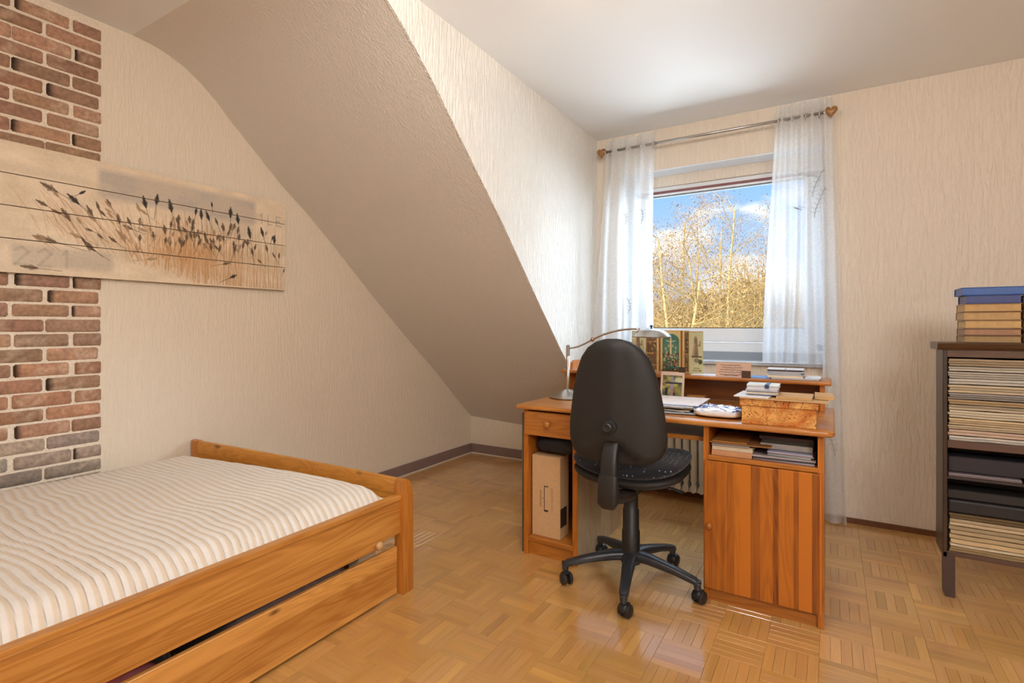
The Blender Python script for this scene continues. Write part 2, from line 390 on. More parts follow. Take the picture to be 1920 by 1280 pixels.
# window wall with its opening
ww = MB()
ww.box(XC-.01, WX0, YW, YK+.12, -.1, ZC+.05); ww.box(WX1, XR+.1, YW, YK+.12, -.1, ZC+.05)
ww.box(WX0, WX1, YW, YK+.12, WZ1, ZC+.05); ww.box(WX0, WX1, YW, YK+.12, -.1, WZ0-.02)
struct('wall_window', ww, WALLR)
struct('wall_right', MB().box(XR, XR+.1, YB-.1, YK+.1, -.1, ZC+.05), WALLR)
struct('wall_behind', MB().box(XL-.1, XR+.1, YB-.1, YB, -.1, ZC+.05), WALL)
struct('ceiling', MB().box(XL-.15, XR+.1, YB-.1, YK+.12, ZC, ZC+.1), CEIL)
# skirtings
struct('baseboard_left', MB().box(XL, XL+.014, 1.0, YK, 0, .085, bev=.003), BASEB)
struct('baseboard_knee', MB().box(XL+.014, XC, YK-.014, YK, 0, .085, bev=.003), BASEB)
struct('trim_3', MB().box(XL+.014, XL+.02, 1.0, YK-.014, 0, .008).box(XL+.014, XC, YK-.02, YK-.014, 0, .008), plain('white_sealant', (226, 214, 196), .6))
struct('baseboard_window', MB().box(XC, XR, YW-.012, YW, 0, .03), BROWNB)

struct('trim_2', MB().box(WX0, WX1, YW+.004, 3.86, WZ1-.006, WZ1+.001), PAINT, label='added white board for the lit underside of the window lintel', cat='trim')  # daylit soffit put in as a white board
for x_ in (WX0-.001, WX1-.005): struct('trim_4', MB().box(x_, x_+.006, YW+.004, 3.95, WZ0, WZ1-.006), PAINT, label='added white board for the lit '+('left' if x_ < -1 else 'right')+' side of the window recess', cat='trim')  # daylight on the recess sides put in as white boards
# window: shutter box, frame, sash, pane, sill
struct('trim_1', MB().box(WX0, WX1, 3.86, YK+.12, 2.183, WZ1), WALLR, label='papered roller shutter box above the window', cat='trim')
win = Thing('window_1', (-.665, 3.88, WZ0), None, None, kind='structure')
fr = MB(); 
fr.box(WX0, WX1, 3.88, 3.97, 2.150, 2.183, bev=.003)
fr.box(WX0, WX0+.05, 3.88, 3.97, 1.0, 2.150, bev=.003); fr.box(WX1-.05, WX1, 3.88, 3.97, 1.0, 2.150, bev=.003)
fr.box(WX0, WX1, 3.88, 3.97, .985, 1.05, bev=.004)
win.part('window_frame', fr, PAINT)
win.part('lower_frame', MB().box(WX0, WX1, 3.885, 3.97, WZ0+.004, .985), plain('shaded_profile', (150, 158, 168), .5), label='lower window profile, greyed for its shade')  # shade on the frame base painted as grey
sa = MB()
sa.box(WX0+.045, WX1-.045, 3.87, 3.93, 2.118, 2.135, bev=.002); sa.box(WX0+.045, WX0+.12, 3.87, 3.93, 1.055, 2.148, bev=.004)
sa.box(WX1-.12, WX1-.045, 3.87, 3.93, 1.055, 2.148, bev=.004); sa.box(WX0+.12, WX1-.12, 3.87, 3.93, 1.055, 1.149, bev=.006, seg=2)
win.part('sash', sa, PAINT)
win.part('seal', MB().box(WX0+.04, WX1-.04, 3.868, 3.9, 2.135, 2.152), SEAL, label='maroon seal strip along the sash top')
win.part('glazing_bead', MB().box(WX0+.12, WX1-.12, 3.871, 3.90, 2.113, 2.118).box(WX0+.12, WX1-.12, 3.871, 3.90, 1.149, 1.1525), plain('black_gasket', (24, 26, 30), .5), label='thin black gasket')
gm = bpy.data.materials.new('window_glass'); gm.use_nodes = True; N = gm.node_tree.nodes; L = gm.node_tree.links; N.clear()
o_ = N.new('ShaderNodeOutputMaterial'); mx = N.new('ShaderNodeMixShader'); tr = N.new('ShaderNodeBsdfTransparent'); gl = N.new('ShaderNodeBsdfGlossy'); fz = N.new('ShaderNodeFresnel')
gl.inputs['Roughness'].default_value = .0; tr.inputs[0].default_value = (.97, .985, .99, 1); fz.inputs[0].default_value = 1.1
L.new(fz.outputs[0], mx.inputs[0]); L.new(tr.outputs[0], mx.inputs[1]); L.new(gl.outputs[0], mx.inputs[2]); L.new(mx.outputs[0], o_.inputs[0])
win.part('pane', MB().box(WX0+.11, WX1-.11, 3.905, 3.909, 1.145, 2.12), gm)
sg = MB().box(WX0-.0, WX1+.0, 3.66, 3.90, WZ0-.018, WZ0+.004, bev=.003, seg=2)
struct('window_sill_1', sg, SILLM, label='pale stone window sill under the window', cat='window sill')

# ------------------------------------------------------------------ brick strip on the gable wall
mor = MB().box(XL, XL+.004, .25, 1.073, .10, 2.535)
o = bpy.data.objects.new('mortar_bed', mesh(mor, MORTAR, 'mortar_bed')); COL.objects.link(o); o.parent = wall_left
rb = random.Random(11); PIT = .0627
row = 0; z = .13; cnt = 0
while z+PIT < 2.535:
    off = (.765 if row % 2 else .872)
    y = off-.2*3
    while y < 1.07:
        ja, jb, jc, jd = [rb.uniform(-.006, .006) for _ in range(4)]
        y0 = y+.005+ja; y1 = y+.2-.005+jb
        if y1 > 1.073: y1 = 1.073
        if y1-y0 > .014 and y0 < 1.06 and y1 > .3:
            low = z < .66
            base = np.array([178, 140, 114]) if z > 1.0 else np.array([180, 136, 108])
            if low: base = np.array([164, 148, 132])
            base = base*rb.uniform(.84, 1.06)+np.array([rb.uniform(-4, 6), rb.uniform(-2, 2), rb.uniform(-3, 3)])
            z0, z1 = z+.0050+rb.uniform(-.002, .002), z+PIT-.0050+rb.uniform(-.002, .002)
            # irregular brick: outline with chipped corners, raised with a soft edge
            ny, nz = 9, 4; mb = MB(); hh = rb.uniform(.006, .010); sd = rb.uniform(0, 99)
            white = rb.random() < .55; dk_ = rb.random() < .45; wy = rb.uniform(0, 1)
            def fn(u, v):
                e = min(u*(y1-y0), (1-u)*(y1-y0), v*(z1-z0), (1-v)*(z1-z0))
                yy, zz = y0+(y1-y0)*u, z0+(z1-z0)*v
                w = noise.noise(Vector((yy*40+sd, zz*40, 0)))
                cr = .004 if (u in (0, 1) and v in (0, 1)) else 0
                yy += (.5-u)*2*cr+w*.0015; zz += (.5-v)*2*cr+w*.0012
                return (XL+.003+(hh if e > .001 else .001)+w*.0008*(e > .001), yy, zz)
            def cf(u, v):
                w = noise.noise(Vector((u*5+sd, v*2.5, sd)))
                c = base*(1+.12*w)
                if white and abs(u-wy) < .28 and w > -.1: c = c*.6+np.array([200, 178, 155])*.4
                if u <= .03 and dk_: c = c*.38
                return lin(np.clip(c, 5, 250))
            us = [0, .03, .15, .3, .45, .6, .75, .88, .97, 1]; vs = [0, .1, .5, .9, 1]
            V = [fn(u, v) for u in us for v in vs]; Cc = [cf(u, v) for u in us for v in vs]
            F = [(a*5+b, (a+1)*5+b, (a+1)*5+b+1, a*5+b+1) for a in range(9) for b in range(4)]
            mb.open = True; mb.add(V, F, Cc)
            o = bpy.data.objects.new('brick', mesh(mb, BRICKM, 'brick', True)); COL.objects.link(o); o.parent = wall_left; cnt += 1
        y += .2
    z += PIT; row += 1

# ------------------------------------------------------------------ outdoors
GZ = -4.6
gd = MB().grid(40, 40, lambda u, v: (-75+u*110, 5.5+v*95, GZ+max(0, (v*95-30))*.09+.35*noise.noise(Vector((u*14, v*12, 0)))))
struct('ground_outside', gd, plain('winter_meadow', (150, 128, 72), .95, noise_amt=.35, nscale=.6), label='tan winter meadow rising beyond the window', cat='ground')
BARK = plain('pale_bark', (226, 198, 138), .9, noise_amt=.3, nscale=4)
TWIG = tinted('dry_leaves', .9, .2, 9, 0)
def tube3(mb, a, b, r0, r1, c=None, n=4):
    d = (b-a).normalized(); x = d.orthogonal().normalized(); y = d.cross(x)
    V = [a+(x*math.cos(2*math.pi*k/n)+y*math.sin(2*math.pi*k/n))*r0 for k in range(n)]+[b+(x*math.cos(2*math.pi*k/n)+y*math.sin(2*math.pi*k/n))*r1 for k in range(n)]
    mb.add(V, [(k, (k+1) % n, n+(k+1) % n, n+k) for k in range(n)], c)
def grow(mb, tips, p, d, L, r, lev, rr, up=.15):
    segs = 11 if lev == 0 else 3
    for s_ in range(segs):
        d = (d+Vector((rr.uniform(-1, 1), rr.uniform(-1, 1), rr.uniform(-.5, .7)))*(.055 if lev == 0 else .22)+Vector((0, 0, up*(.12 if lev < 2 else -.35)))).normalized()
        q = p+d*L/segs; r1 = r*(.90 if lev == 0 else .80)
        tube3(mb, p, q, r, r1, None, 6 if lev == 0 else 3); p = q; r = r1
        if lev < 4 and (lev > 0 or s_ >= 3):
            for _ in range(2 if lev < 3 else 1):
                a = rr.uniform(0, 6.28); side = d.orthogonal().normalized(); side.rotate(Matrix.Rotation(a, 3, d))
                nd = (d*rr.uniform(.35, .9)+side*rr.uniform(.6, 1)).normalized()
                grow(mb, tips, p, nd, L*(rr.uniform(.22, .40)*(1.2-s_/15) if lev == 0 else rr.uniform(.36, .6)), r*(rr.uniform(.34, .55) if lev == 0 else rr.uniform(.42, .6)), lev+1, rr, up)
    if lev >= 2: tips.append(p.copy())
def tree(x, y, h, lean, seed, label, stems=1, dens=1.0, r=.12):
    rr = random.Random(seed); t = Thing('bare_tree', (x, y, GZ), label, 'tree', 'bare trees beyond the window')
    tr_, lf = MB(), MB(); tips = []; tr_.open = lf.open = True
    for k in range(stems):
        d = Vector((lean+rr.uniform(-.12, .12)*(k > 0)*2, rr.uniform(-.08, .08), 1)).normalized()
        grow(tr_, tips, Vector((x+rr.uniform(-.3, .3)*(k > 0), y, GZ-.1)), d, h*rr.uniform(.85, 1)*.86, r*(1 if k == 0 else .75), 0, rr)
    cols = [lin(c) for c in ((206, 160, 92), (186, 138, 70), (222, 182, 112), (160, 128, 78))]
    for p in tips:
        for _ in range(int(.8*dens+rr.random())):
            q = p+Vector([rr.gauss(0, .09) for _ in range(3)]); s_ = rr.uniform(.018, .044)
            a = Vector([rr.uniform(-1, 1) for _ in range(3)]).normalized()*s_; b = a.orthogonal().normalized()*s_*.6
            lf.add([q-a, q+b, q+a, q-b], [(0, 1, 2, 3)], rr.choice(cols))
    t.part('trunk', tr_, BARK, True); t.part('dry_leaf_cluster', lf, TWIG)['kind'] = 'stuff'
    return t
def outp(px, d):
    s, c = math.sin(R(31.3)), math.cos(R(31.3)); u = (px-960)/985
    return (d*(-s+c*u), d*(c+s*u))
tree(*outp(1266, 21), 12.2, .03, 21, 'tall bare tree nearest the left curtain with upright yellow trunk', 1, 1.0)
tree(*outp(1292, 26), 13.2, -.02, 31, 'slender bare tree at the back, left of the middle of the window', 1, 1.1)
tree(*outp(1336, 28), 13.0, .05, 32, 'slender bare tree at the back, right of the middle of the window', 1, 1.1)
tree(*outp(1228, 17), 8.6, .20, 22, 'pale slanting bare tree leaning right from behind the left curtain', 2, .6, .13)
tree(*outp(1316, 23), 11.8, .02, 23, 'bare yellow tree in the middle of the window view', 2, 1.0)
tree(*outp(1352, 22), 12.6, .0, 24, 'straight tall bare tree right of the middle of the window', 1, 1.2)
tree(*outp(1368, 25), 14.0, .16, 25, 'bare tree whose crown bends right towards the right curtain', 1, 1.3)
tree(*outp(1268, 16), 7.6, .34, 26, 'low bare tree slanting steeply right across the view', 1, .5, .12)
tree(*outp(1410, 27), 10.5, .1, 27, 'smaller bare tree low beside the right curtain', 2, 1.4, .12)
tree(*outp(1246, 27), 12.0, -.05, 28, 'thin bare tree farther back behind the left curtain edge', 2, 1.3, .12)
# thicket of shrubs: a few shared crowns, each shrub its own object
def shrub_mesh(seed, cols, n=3600):
    rr = random.Random(seed); mb = MB(); mb.open = True
    for _ in range(n):
        while True:
            p = Vector([rr.uniform(-1, 1) for _ in range(3)])
            if .25 < p.length < 1: break
        k = 1+.3*noise.noise(p*2.2+Vector((seed, 0, 0))); p = Vector((p.x*2.3*k, p.y*2.0*k, max(0, 2.0+p.z*2.0*k)))
        s_ = rr.uniform(.03, .085); a = Vector([rr.uniform(-1, 1) for _ in range(3)]).normalized()*s_*2.2; b = a.orthogonal().normalized()*s_*.4
        mb.add([p-a, p+b, p+a, p-b], [(0, 1, 2, 3)], rr.choice(cols))
    for _ in range(160):
        a = rr.uniform(0, 6.28); e = Vector((math.cos(a)*rr.uniform(.2, 2.2), math.sin(a)*rr.uniform(.2, 2), rr.uniform(1.5, 4.3)))
        s0 = Vector((e.x*.15, e.y*.15, 0)); mid = (s0+e)/2+Vector((rr.uniform(-.3, .3), rr.uniform(-.3, .3), .3)); c = rr.choice(cols)
        tube3(mb, s0, mid, .03, .02, c, 3); tube3(mb, mid, e, .02, .006, c, 3)
    return mesh(mb, TWIG, 'shrub_twigs')
pal = [[lin(c) for c in q] for q in (((218, 184, 118), (188, 150, 88), (232, 206, 150), (150, 122, 84)), ((150, 128, 112), (182, 150, 112), (118, 98, 84), (206, 172, 116)), ((186, 176, 84), (140, 132, 62), (214, 198, 110), (166, 138, 76)))]
sms = [shrub_mesh(50+k, pal[k]) for k in range(3)]
rr = random.Random(5); spots = []
SHR = [(1215, 19, 0, .95), (1250, 22, 0, 1), (1290, 18, 1, .8), (1330, 20, 1, .85), (1362, 23, 0, 1.0), (1400, 19, 2, .85), (1440, 18, 1, .9), (1475, 21, 2, 1),
                     (1180, 26, 0, 1.2), (1232, 30, 1, 1.3), (1278, 32, 0, 1.4), (1320, 30, 0, 1.35), (1360, 33, 0, 1.55), (1395, 31, 0, 1.65), (1425, 34, 0, 1.85), (1465, 33, 0, 1.7), (1510, 30, 0, 1.6),
                     (1120, 30, 0, 1.4), (1560, 28, 2, 1.4), (1255, 42, 0, 1.9), (1310, 44, 1, 1.9), (1350, 45, 0, 2.0), (1390, 44, 0, 2.3), (1440, 46, 0, 2.4)]
for px, d, k, s_ in SHR:
    x, y = outp(px, d); kind = ['golden', 'greyish brown', 'yellow green'][k]
    o = bpy.data.objects.new('shrub', sms[k]); COL.objects.link(o); o.location = (x, y, GZ+max(0, y-5.5-30)*.09-.2); o.scale = (s_, s_, s_); o.rotation_euler = (0, 0, rr.uniform(0, 6.28))
    row_ = (0, 25) if d < 25 else ((25, 38) if d < 38 else (38, 99)); where = {0: 'near', 25: 'middle', 38: 'far'}[row_[0]]
    mates = sorted(q[0] for q in SHR if row_[0] <= q[1] < row_[1]); nth = ['first', 'second', 'third', 'fourth', 'fifth', 'sixth', 'seventh', 'eighth', 'ninth', 'tenth', 'eleventh'][mates.index(px)]
    tag(o, f'{kind} leafless shrub, {nth} from the left in the {where} row of the thicket', 'shrub', f'shrubs of the {where} row')
# dark conifer beside the left curtain
ev = MB(); ev.open = True; x, y = outp(1217, 15.5); rr = random.Random(9)
for _ in range(2600):
    h = rr.random(); a = rr.uniform(0, 6.28); r_ = (1-h)*1.0*rr.uniform(.5, 1)+.05
    p = Vector((x+math.cos(a)*r_, y+math.sin(a)*r_, GZ+.4+h*5.4)); q = Vector((math.cos(a), math.sin(a), -.35))*.16; b = Vector((-math.sin(a), math.cos(a), 0))*.05
    ev.add([p-q, p+b, p+q, p-b], [(0, 1, 2, 3)], rr.choice([lin((44, 70, 52)), lin((30, 52, 44)), lin((66, 92, 60))]))
tube3(ev, Vector((x, y, GZ)), Vector((x, y, GZ+5.6)), .1, .02, lin((70, 56, 40)))
solo('conifer', ev, TWIG, 'dark green conifer just beside the left curtain outside', 'tree', org=(x, y, GZ))
# ------------------------------------------------------------------ painted surfaces (flat print kept in vertex colours)
def canvas(w, h, col): return np.ones((h, w, 3))*np.array(col, float)
def blend(c, m, col, a=1.0):
    m = np.clip(m, 0, 1)[..., None]*a; c[:] = c*(1-m)+np.array(col, float)*m
def seg_mask(shape, x0, y0, x1, y1, w0, w1=None):
    w1 = w0 if w1 is None else w1; H, W = shape
    pad = max(w0, w1)+2
    xa, xb = int(max(0, min(x0, x1)-pad)), int(min(W, max(x0, x1)+pad+1)); ya, yb = int(max(0, min(y0, y1)-pad)), int(min(H, max(y0, y1)+pad+1))
    m = np.zeros(shape)
    if xb <= xa or yb <= ya: return m, (0, 0, 0, 0)
    Y, X = np.mgrid[ya:yb, xa:xb]; dx, dy = x1-x0, y1-y0; L2 = dx*dx+dy*dy+1e-9
    t = np.clip(((X-x0)*dx+(Y-y0)*dy)/L2, 0, 1); d = np.hypot(X-x0-t*dx, Y-y0-t*dy); w = w0+(w1-w0)*t
    return np.clip(w-d+.5, 0, 1), (ya, yb, xa, xb)
def line(c, x0, y0, x1, y1, w0, w1, col, a=1.0):
    m, (ya, yb, xa, xb) = seg_mask(c.shape[:2], x0, y0, x1, y1, w0, w1)
    if xb > xa and yb > ya: sub = c[ya:yb, xa:xb]; mm = m[..., None]*a; sub[:] = sub*(1-mm)+np.array(col, float)*mm
def ell(c, cx, cy, rx, ry, col, a=1.0, ang=0, soft=.3):
    H, W = c.shape[:2]; Y, X = np.mgrid[0:H, 0:W]; ca, sa = math.cos(ang), math.sin(ang); dx, dy = X-cx, Y-cy
    d = np.hypot((dx*ca+dy*sa)/max(rx, .1), (-dx*sa+dy*ca)/max(ry, .1)); blend(c, (1-d)/soft+.0, col, a)
def rect(c, x0, y0, x1, y1, col, a=1.0): s_ = c[int(y0):int(y1), int(x0):int(x1)]; s_[:] = s_*(1-a)+np.array(col, float)*a
def lin_arr(c):
    c = np.clip(c, 0, 255)/255; return np.where(c <= .04045, c/12.92, ((c+.055)/1.055)**2.4)
def printed(mb, c, P):
    """c: canvas (rows top to bottom); P(u,v) -> point, u left to right, v bottom to top. One face row/column per pixel pitch."""
    H, W = c.shape[:2]; A = lin_arr(c); mb.open = True
    V = []; Cc = []
    for j in range(H):
        for i in range(W):
            V.append(P(i/(W-1), 1-j/(H-1))); Cc.append((*A[j, i], 1))
    F = [(j*W+i, (j+1)*W+i, (j+1)*W+i+1, j*W+i+1) for j in range(H-1) for i in range(W-1)]
    return mb.add(V, F, Cc)
rp = np.random.RandomState(4)
def smooth_noise(h, w, cells, seed):
    r = np.random.RandomState(seed); g = r.rand(cells[0]+2, cells[1]+2)
    yy = np.linspace(0, cells[0], h); xx = np.linspace(0, cells[1], w); y0 = yy.astype(int); x0 = xx.astype(int); fy = (yy-y0)[:, None]; fx = (xx-x0)[None]
    fy = fy*fy*(3-2*fy); fx = fx*fx*(3-2*fx)
    return g[y0][:, x0]*(1-fy)*(1-fx)+g[y0+1][:, x0]*fy*(1-fx)+g[y0][:, x0+1]*(1-fy)*fx+g[y0+1][:, x0+1]*fy*fx

# ------------------------------------------------------------------ reed picture on four boards
AY0, AY1, AZ0, AZ1 = .50, 2.00, 1.378, 1.905; AX = XL+.030
PW, PH = 640, 224                     # canvas
def ay(Y): return (Y-AY0)/(AY1-AY0)*PW
def az(Z): return (AZ1-Z)/(AZ1-AZ0)*PH
art = canvas(PW, PH, (230, 210, 182))
nz = smooth_noise(PH, PW, (9, 16), 1)+.5*smooth_noise(PH, PW, (30, 50), 2); nz /= 1.5
art += (nz[..., None]-.5)*np.array([26, 26, 26]); 
Yg, Xg = np.mgrid[0:PH, 0:PW]
def softrect(x0, x1, y0, y1, s_=8): return np.clip((Xg-x0)/s_, 0, 1)*np.clip((x1-Xg)/s_, 0, 1)*np.clip((Yg-y0)/s_, 0, 1)*np.clip((y1-Yg)/s_, 0, 1)
blend(art, softrect(ay(1.04), ay(1.82), 8, 74, 12)*np.clip(.35+.9*nz, 0, 1), (172, 162, 152), .7)
blend(art, softrect(ay(1.5), ay(1.80), 50, 110, 10)*nz, (176, 166, 152), .5)
blend(art, softrect(ay(.745), ay(1.12), 168, 215, 10), (184, 172, 154), .5)
blend(art, softrect(ay(.62), ay(1.04), 30, 60, 12)*nz, (196, 180, 156), .5)
def glyph(txt, x, y, h, col, a, w=2.2):
    G = {'2': [(0, .2), (.5, 0), (1, .25), (0, 1), (1, 1)], '1': [(.2, .2), (.5, 0), (.5, 1)], 'L': [(0, 0), (0, 1), (.8, 1)], 'E': [(1, 0), (0, 0), (0, .5), (.7, .5), (0, .5), (0, 1), (1, 1)]}
    for ch in txt:
        q = G[ch]
        for (a0, b0), (a1, b1) in zip(q[:-1], q[1:]): line(art, x+a0*h*.6, y+b0*h, x+a1*h*.6, y+b1*h, w, w, col, a)
        x += h*1.05
glyph('221', ay(.77), 178, 30, (158, 144, 126), .28, 2.4)
glyph('1LE', ay(1.83), 40, 22, (150, 140, 128), .4, 1.6)
# pale orange stems, denser in the middle
rr = random.Random(31)
for _ in range(420):
    Y = rr.gauss(1.50, .20) if rr.random() < .75 else rr.uniform(.85, 1.95)
    x = ay(Y); lean = rr.gauss(0, 7) if Y > 1.25 else rr.gauss(-46, 20)
    b = min(PH-4, 150+ (x-ay(1.1))*.27+rr.uniform(-6, 30)); t = rr.uniform(62, 150)
    col = (206, 160, 112) if rr.random() < .7 else (176, 132, 92)
    line(art, x+rr.uniform(-5, 5), b, x+lean*(b-t)/90, t, .55, .35, col, rr.uniform(.35, .8))
blend(art, np.exp(-(((Xg-ay(1.42))/62)**2+((Yg-158)/34)**2)), (208, 158, 108), .55)
for _ in range(110):
    x = ay(rr.gauss(1.38, .12)); y = rr.gauss(160, 20); line(art, x, y, x+rr.uniform(-6, 6), y-rr.uniform(4, 14), .8, .4, (186, 128, 80), .6)
# feathery seed heads (Y, Z, length px, angle from vertical, darkness)
def head(Y, Z, L, ang, dk, wd=.20):
    x, y = ay(Y), az(Z); col = (56, 50, 46) if dk > .8 else ((104, 84, 66) if dk > .4 else (170, 138, 108))
    dx, dy = math.sin(ang), -math.cos(ang)
    line(art, x-dx*L*1.6, y-dy*L*1.6, x, y, .5, .5, col, .7)
    for k in range(12):
        t = k/11; px_, py_ = x+dx*L*t, y+dy*L*t; w = L*wd*1.25*((1-t)**.8)*min(1, t*4+.35)*rr.uniform(.7, 1.25)
        for sg in (-1, 1): line(art, px_, py_, px_-dy*sg*w+dx*w*1.1, py_+dx*sg*w+dy*w*1.1, 1.1, .4, col, .5+.5*dk)
    line(art, x, y, x+dx*L, y+dy*L, 1.3, .6, col, .9)
for h_ in [(1.245, 1.735, 22, -.25, 1), (1.29, 1.76, 20, .12, 1), (1.36, 1.735, 25, -.2, 1), (1.475, 1.745, 14, .15, .9), (1.505, 1.725, 21, -.05, 1), (1.545, 1.725, 20, -.35, 1), (1.56, 1.80, 9, -.1, 1),
           (1.59, 1.71, 14, -.4, .7), (1.66, 1.76, 23, .02, 1), (1.705, 1.735, 22, -.15, 1), (1.775, 1.665, 27, -.2, 1), (1.855, 1.685, 22, -.3, 1), (1.925, 1.655, 20, .05, 1), (1.91, 1.675, 10, .4, .9),
           (1.70, 1.68, 14, .15, .7), (1.645, 1.66, 14, .3, .6), (.905, 1.735, 26, -1.1, .75), (.98, 1.70, 22, -.85, .9), (.985, 1.745, 10, .9, .9), (1.10, 1.71, 14, -.45, .6), (1.055, 1.69, 13, -.3, .8),
           (.95, 1.62, 24, -.55, .7), (.90, 1.52, 30, -1.35, .75), (1.03, 1.66, 18, -.5, .6), (1.135, 1.64, 18, -.2, .65), (1.18, 1.64, 15, -.4, .5), (1.33, 1.62, 18, -.1, .5), (1.40, 1.64, 18, -.3, .65),
           (1.43, 1.60, 18, .1, .6), (1.48, 1.63, 16, .25, .6), (1.54, 1.6, 18, -.5, .55), (1.60, 1.62, 15, .1, .6), (1.68, 1.57, 20, .3, .5), (1.73, 1.60, 16, .2, .6), (1.80, 1.60, 14, .3, .6), (1.88, 1.60, 16, -.2, .7),
           (1.955, 1.57, 12, .1, .55), (1.93, 1.57, 12, -.6, .5), (1.66, 1.43, 16, 1.1, .85), (1.62, 1.50, 16, 1.3, .5), (.84, 1.405, 22, -1.5, .45), (1.25, 1.485, 18, 1.35, .4), (1.04, 1.5, 18, -1.0, .45),
           (.87, 1.67, 16, -1.1, .5), (.99, 1.55, 18, -1.2, .4), (1.84, 1.53, 10, -.9, .5), (1.985, 1.49, 8, .4, .5)]: head(*h_)
for _ in range(60): head(rr.gauss(1.5, .19), rr.uniform(1.56, 1.70), rr.uniform(9, 16), rr.gauss(0, .35), rr.choice([.3, .5, .6]), .24)
for _ in range(26): head(rr.uniform(.82, 1.25), rr.uniform(1.5, 1.72), rr.uniform(8, 18), rr.uniform(-1.3, -.3), rr.choice([.3, .45]), .2)
art = np.clip(art, 30, 240)
pic = Thing('reed_picture', (XL+.02, 1.25, AZ0), 'long picture of dark reeds on four pale boards, across the brick strip', 'picture')
bnds = [1.905, 1.776, 1.647, 1.515, 1.378]
for k in range(4):
    z1, z0 = bnds[k]-.0018*(k > 0), bnds[k+1]+.0018*(k < 3); r0, r1 = int(az(z1)), min(PH, int(az(z0))+1)
    mb = MB(); sub = art[max(0, r0):r1]
    printed(mb, sub, lambda u, v: (AX, AY0+u*(AY1-AY0), z0+v*(z1-z0)))
    e = lin((206, 188, 160)); a = AX-.016
    mb.add([(AX, AY0, z0), (AX, AY1, z0), (AX, AY1, z1), (AX, AY0, z1), (a, AY0, z0), (a, AY1, z0), (a, AY1, z1), (a, AY0, z1)], [(0, 4, 5, 1), (1, 5, 6, 2), (2, 6, 7, 3), (3, 7, 4, 0), (4, 7, 6, 5)], e)
    pic.part('board', mb, TINT)
RB = plain('raw_batten', (60, 40, 26), .8)
for y_ in (.7, 1.8): pic.part('rear_batten', MB().box(XL+.001, AX-.0161, y_, y_+.04, AZ0+.03, AZ1-.03), RB)

# ------------------------------------------------------------------ bed
XN = -1.60                                   # outer face of the near side rail
bed = Thing('bed', (-2.2, .75, 0), 'honey pine bed with a striped white mattress, along the left wall', 'bed')
FA = Vector((-1.585, 1.722, 0)); FB = Vector((XL+.025, 1.478, 0)); fd = (FB-FA).normalized(); fn_ = Vector((-fd.y, fd.x, 0)); fn_ = fn_ if fn_.y > 0 else -fn_
def foot_z(t): return .487+(.568-.487)*t
# side rail with its lip, lower edge rising beside the post
rl = MB().prism([(-.25, .243), (1.545, .240), (1.60, .262), (1.70, .266), (1.70, .427), (-.25, .427)], 0, XN-.027, XN)
bed.part('side_rail', rl, BEDY)
bed.part('rail_lip', MB().box(XN-.03, XN+.007, -.25, 1.70, .408, .430, bev=.004, seg=2), BEDY)
bed.part('far_rail', MB().box(XL+.012, XL+.038, -.25, 1.44, .25, .40), BEDY)
# near post: rounded outward top
def post(cx, cy, top, name='post'):
    q = [(-.038, 0), (.028, 0), (.028, top-.11), (.026, top-.075), (.020, top-.045), (.008, top-.018), (-.008, top-.003), (-.024, top), (-.038, top-.004)]
    m = MB().prism([(cy+a, z) for a, z in q], 0, cx-.045, cx+.004); return m
bed.part('foot_post', post(-1.585, 1.732, .497), BEDZ)
bed.part('foot_post', post(XL+.06, 1.50, .575), BEDZ)
# head end, behind the camera's left
for x in (XN-.045, XL+.015): bed.part('head_post', MB().box(x, x+.045, -.30, -.25, 0, .8, bev=.006), BEDZ)
bed.part('headboard', MB().box(XL+.05, XN-.04, -.29, -.26, .25, .75, bev=.006), BEDX)
# curved foot rail and the board under it
P0 = FA+Vector((-.03, 0, 0)); P1 = FB+Vector((.02, 0, 0)); fr_ = MB()
prof = [(-.012, -.062), (.012, -.062), (.020, -.030), (.018, -.008), (.006, .004), (-.012, .004), (-.016, -.02)]
V = []; ns = 14
for i in range(ns+1):
    t = i/ns; p = P0.lerp(P1, t); z = foot_z(t)+.004*math.sin(t*math.pi)
    for a, b in prof: q = p+fn_*a*1.0; V.append((q.x, q.y, z+b))
m_ = len(prof); F = [(i*m_+k, i*m_+(k+1) % m_, (i+1)*m_+(k+1) % m_, (i+1)*m_+k) for i in range(ns) for k in range(m_)]+[tuple(range(m_)), tuple(ns*m_+k for k in range(m_))]
fr_.add(V, F); bed.part('foot_rail', fr_, BEDX, 40)
fb = MB(); V = []
for t, zz in ((0, .10), (1, .10)):
    p = P0.lerp(P1, t)
    for a in (-.008, .010):
        q = p+fn_*a; V += [(q.x, q.y, .24), (q.x, q.y, foot_z(t)-.058)]
fb.add(V, [(0, 1, 3, 2), (4, 6, 7, 5), (0, 4, 5, 1), (2, 3, 7, 6), (1, 5, 7, 3), (0, 2, 6, 4)]); bed.part('foot_board', fb, BEDX)
bed.part('knob', MB().lathe([(.0, 0), (.009, 0), (.010, .010), (.017, .016), (.018, .024), (.012, .031), (.002, .033)], XN+.0, 1.555, .262, 16, (1, 0, 0)), wood('knob_wood', 0, (190, 140, 84), (226, 184, 128), knots=False), 50)
# slats carrying the mattress
for k in range(9):
    bed.part('slat', MB().box(XL+.04, XN-.03, -.2+k*.2, -.13+k*.2, .30, .315), BEDX)
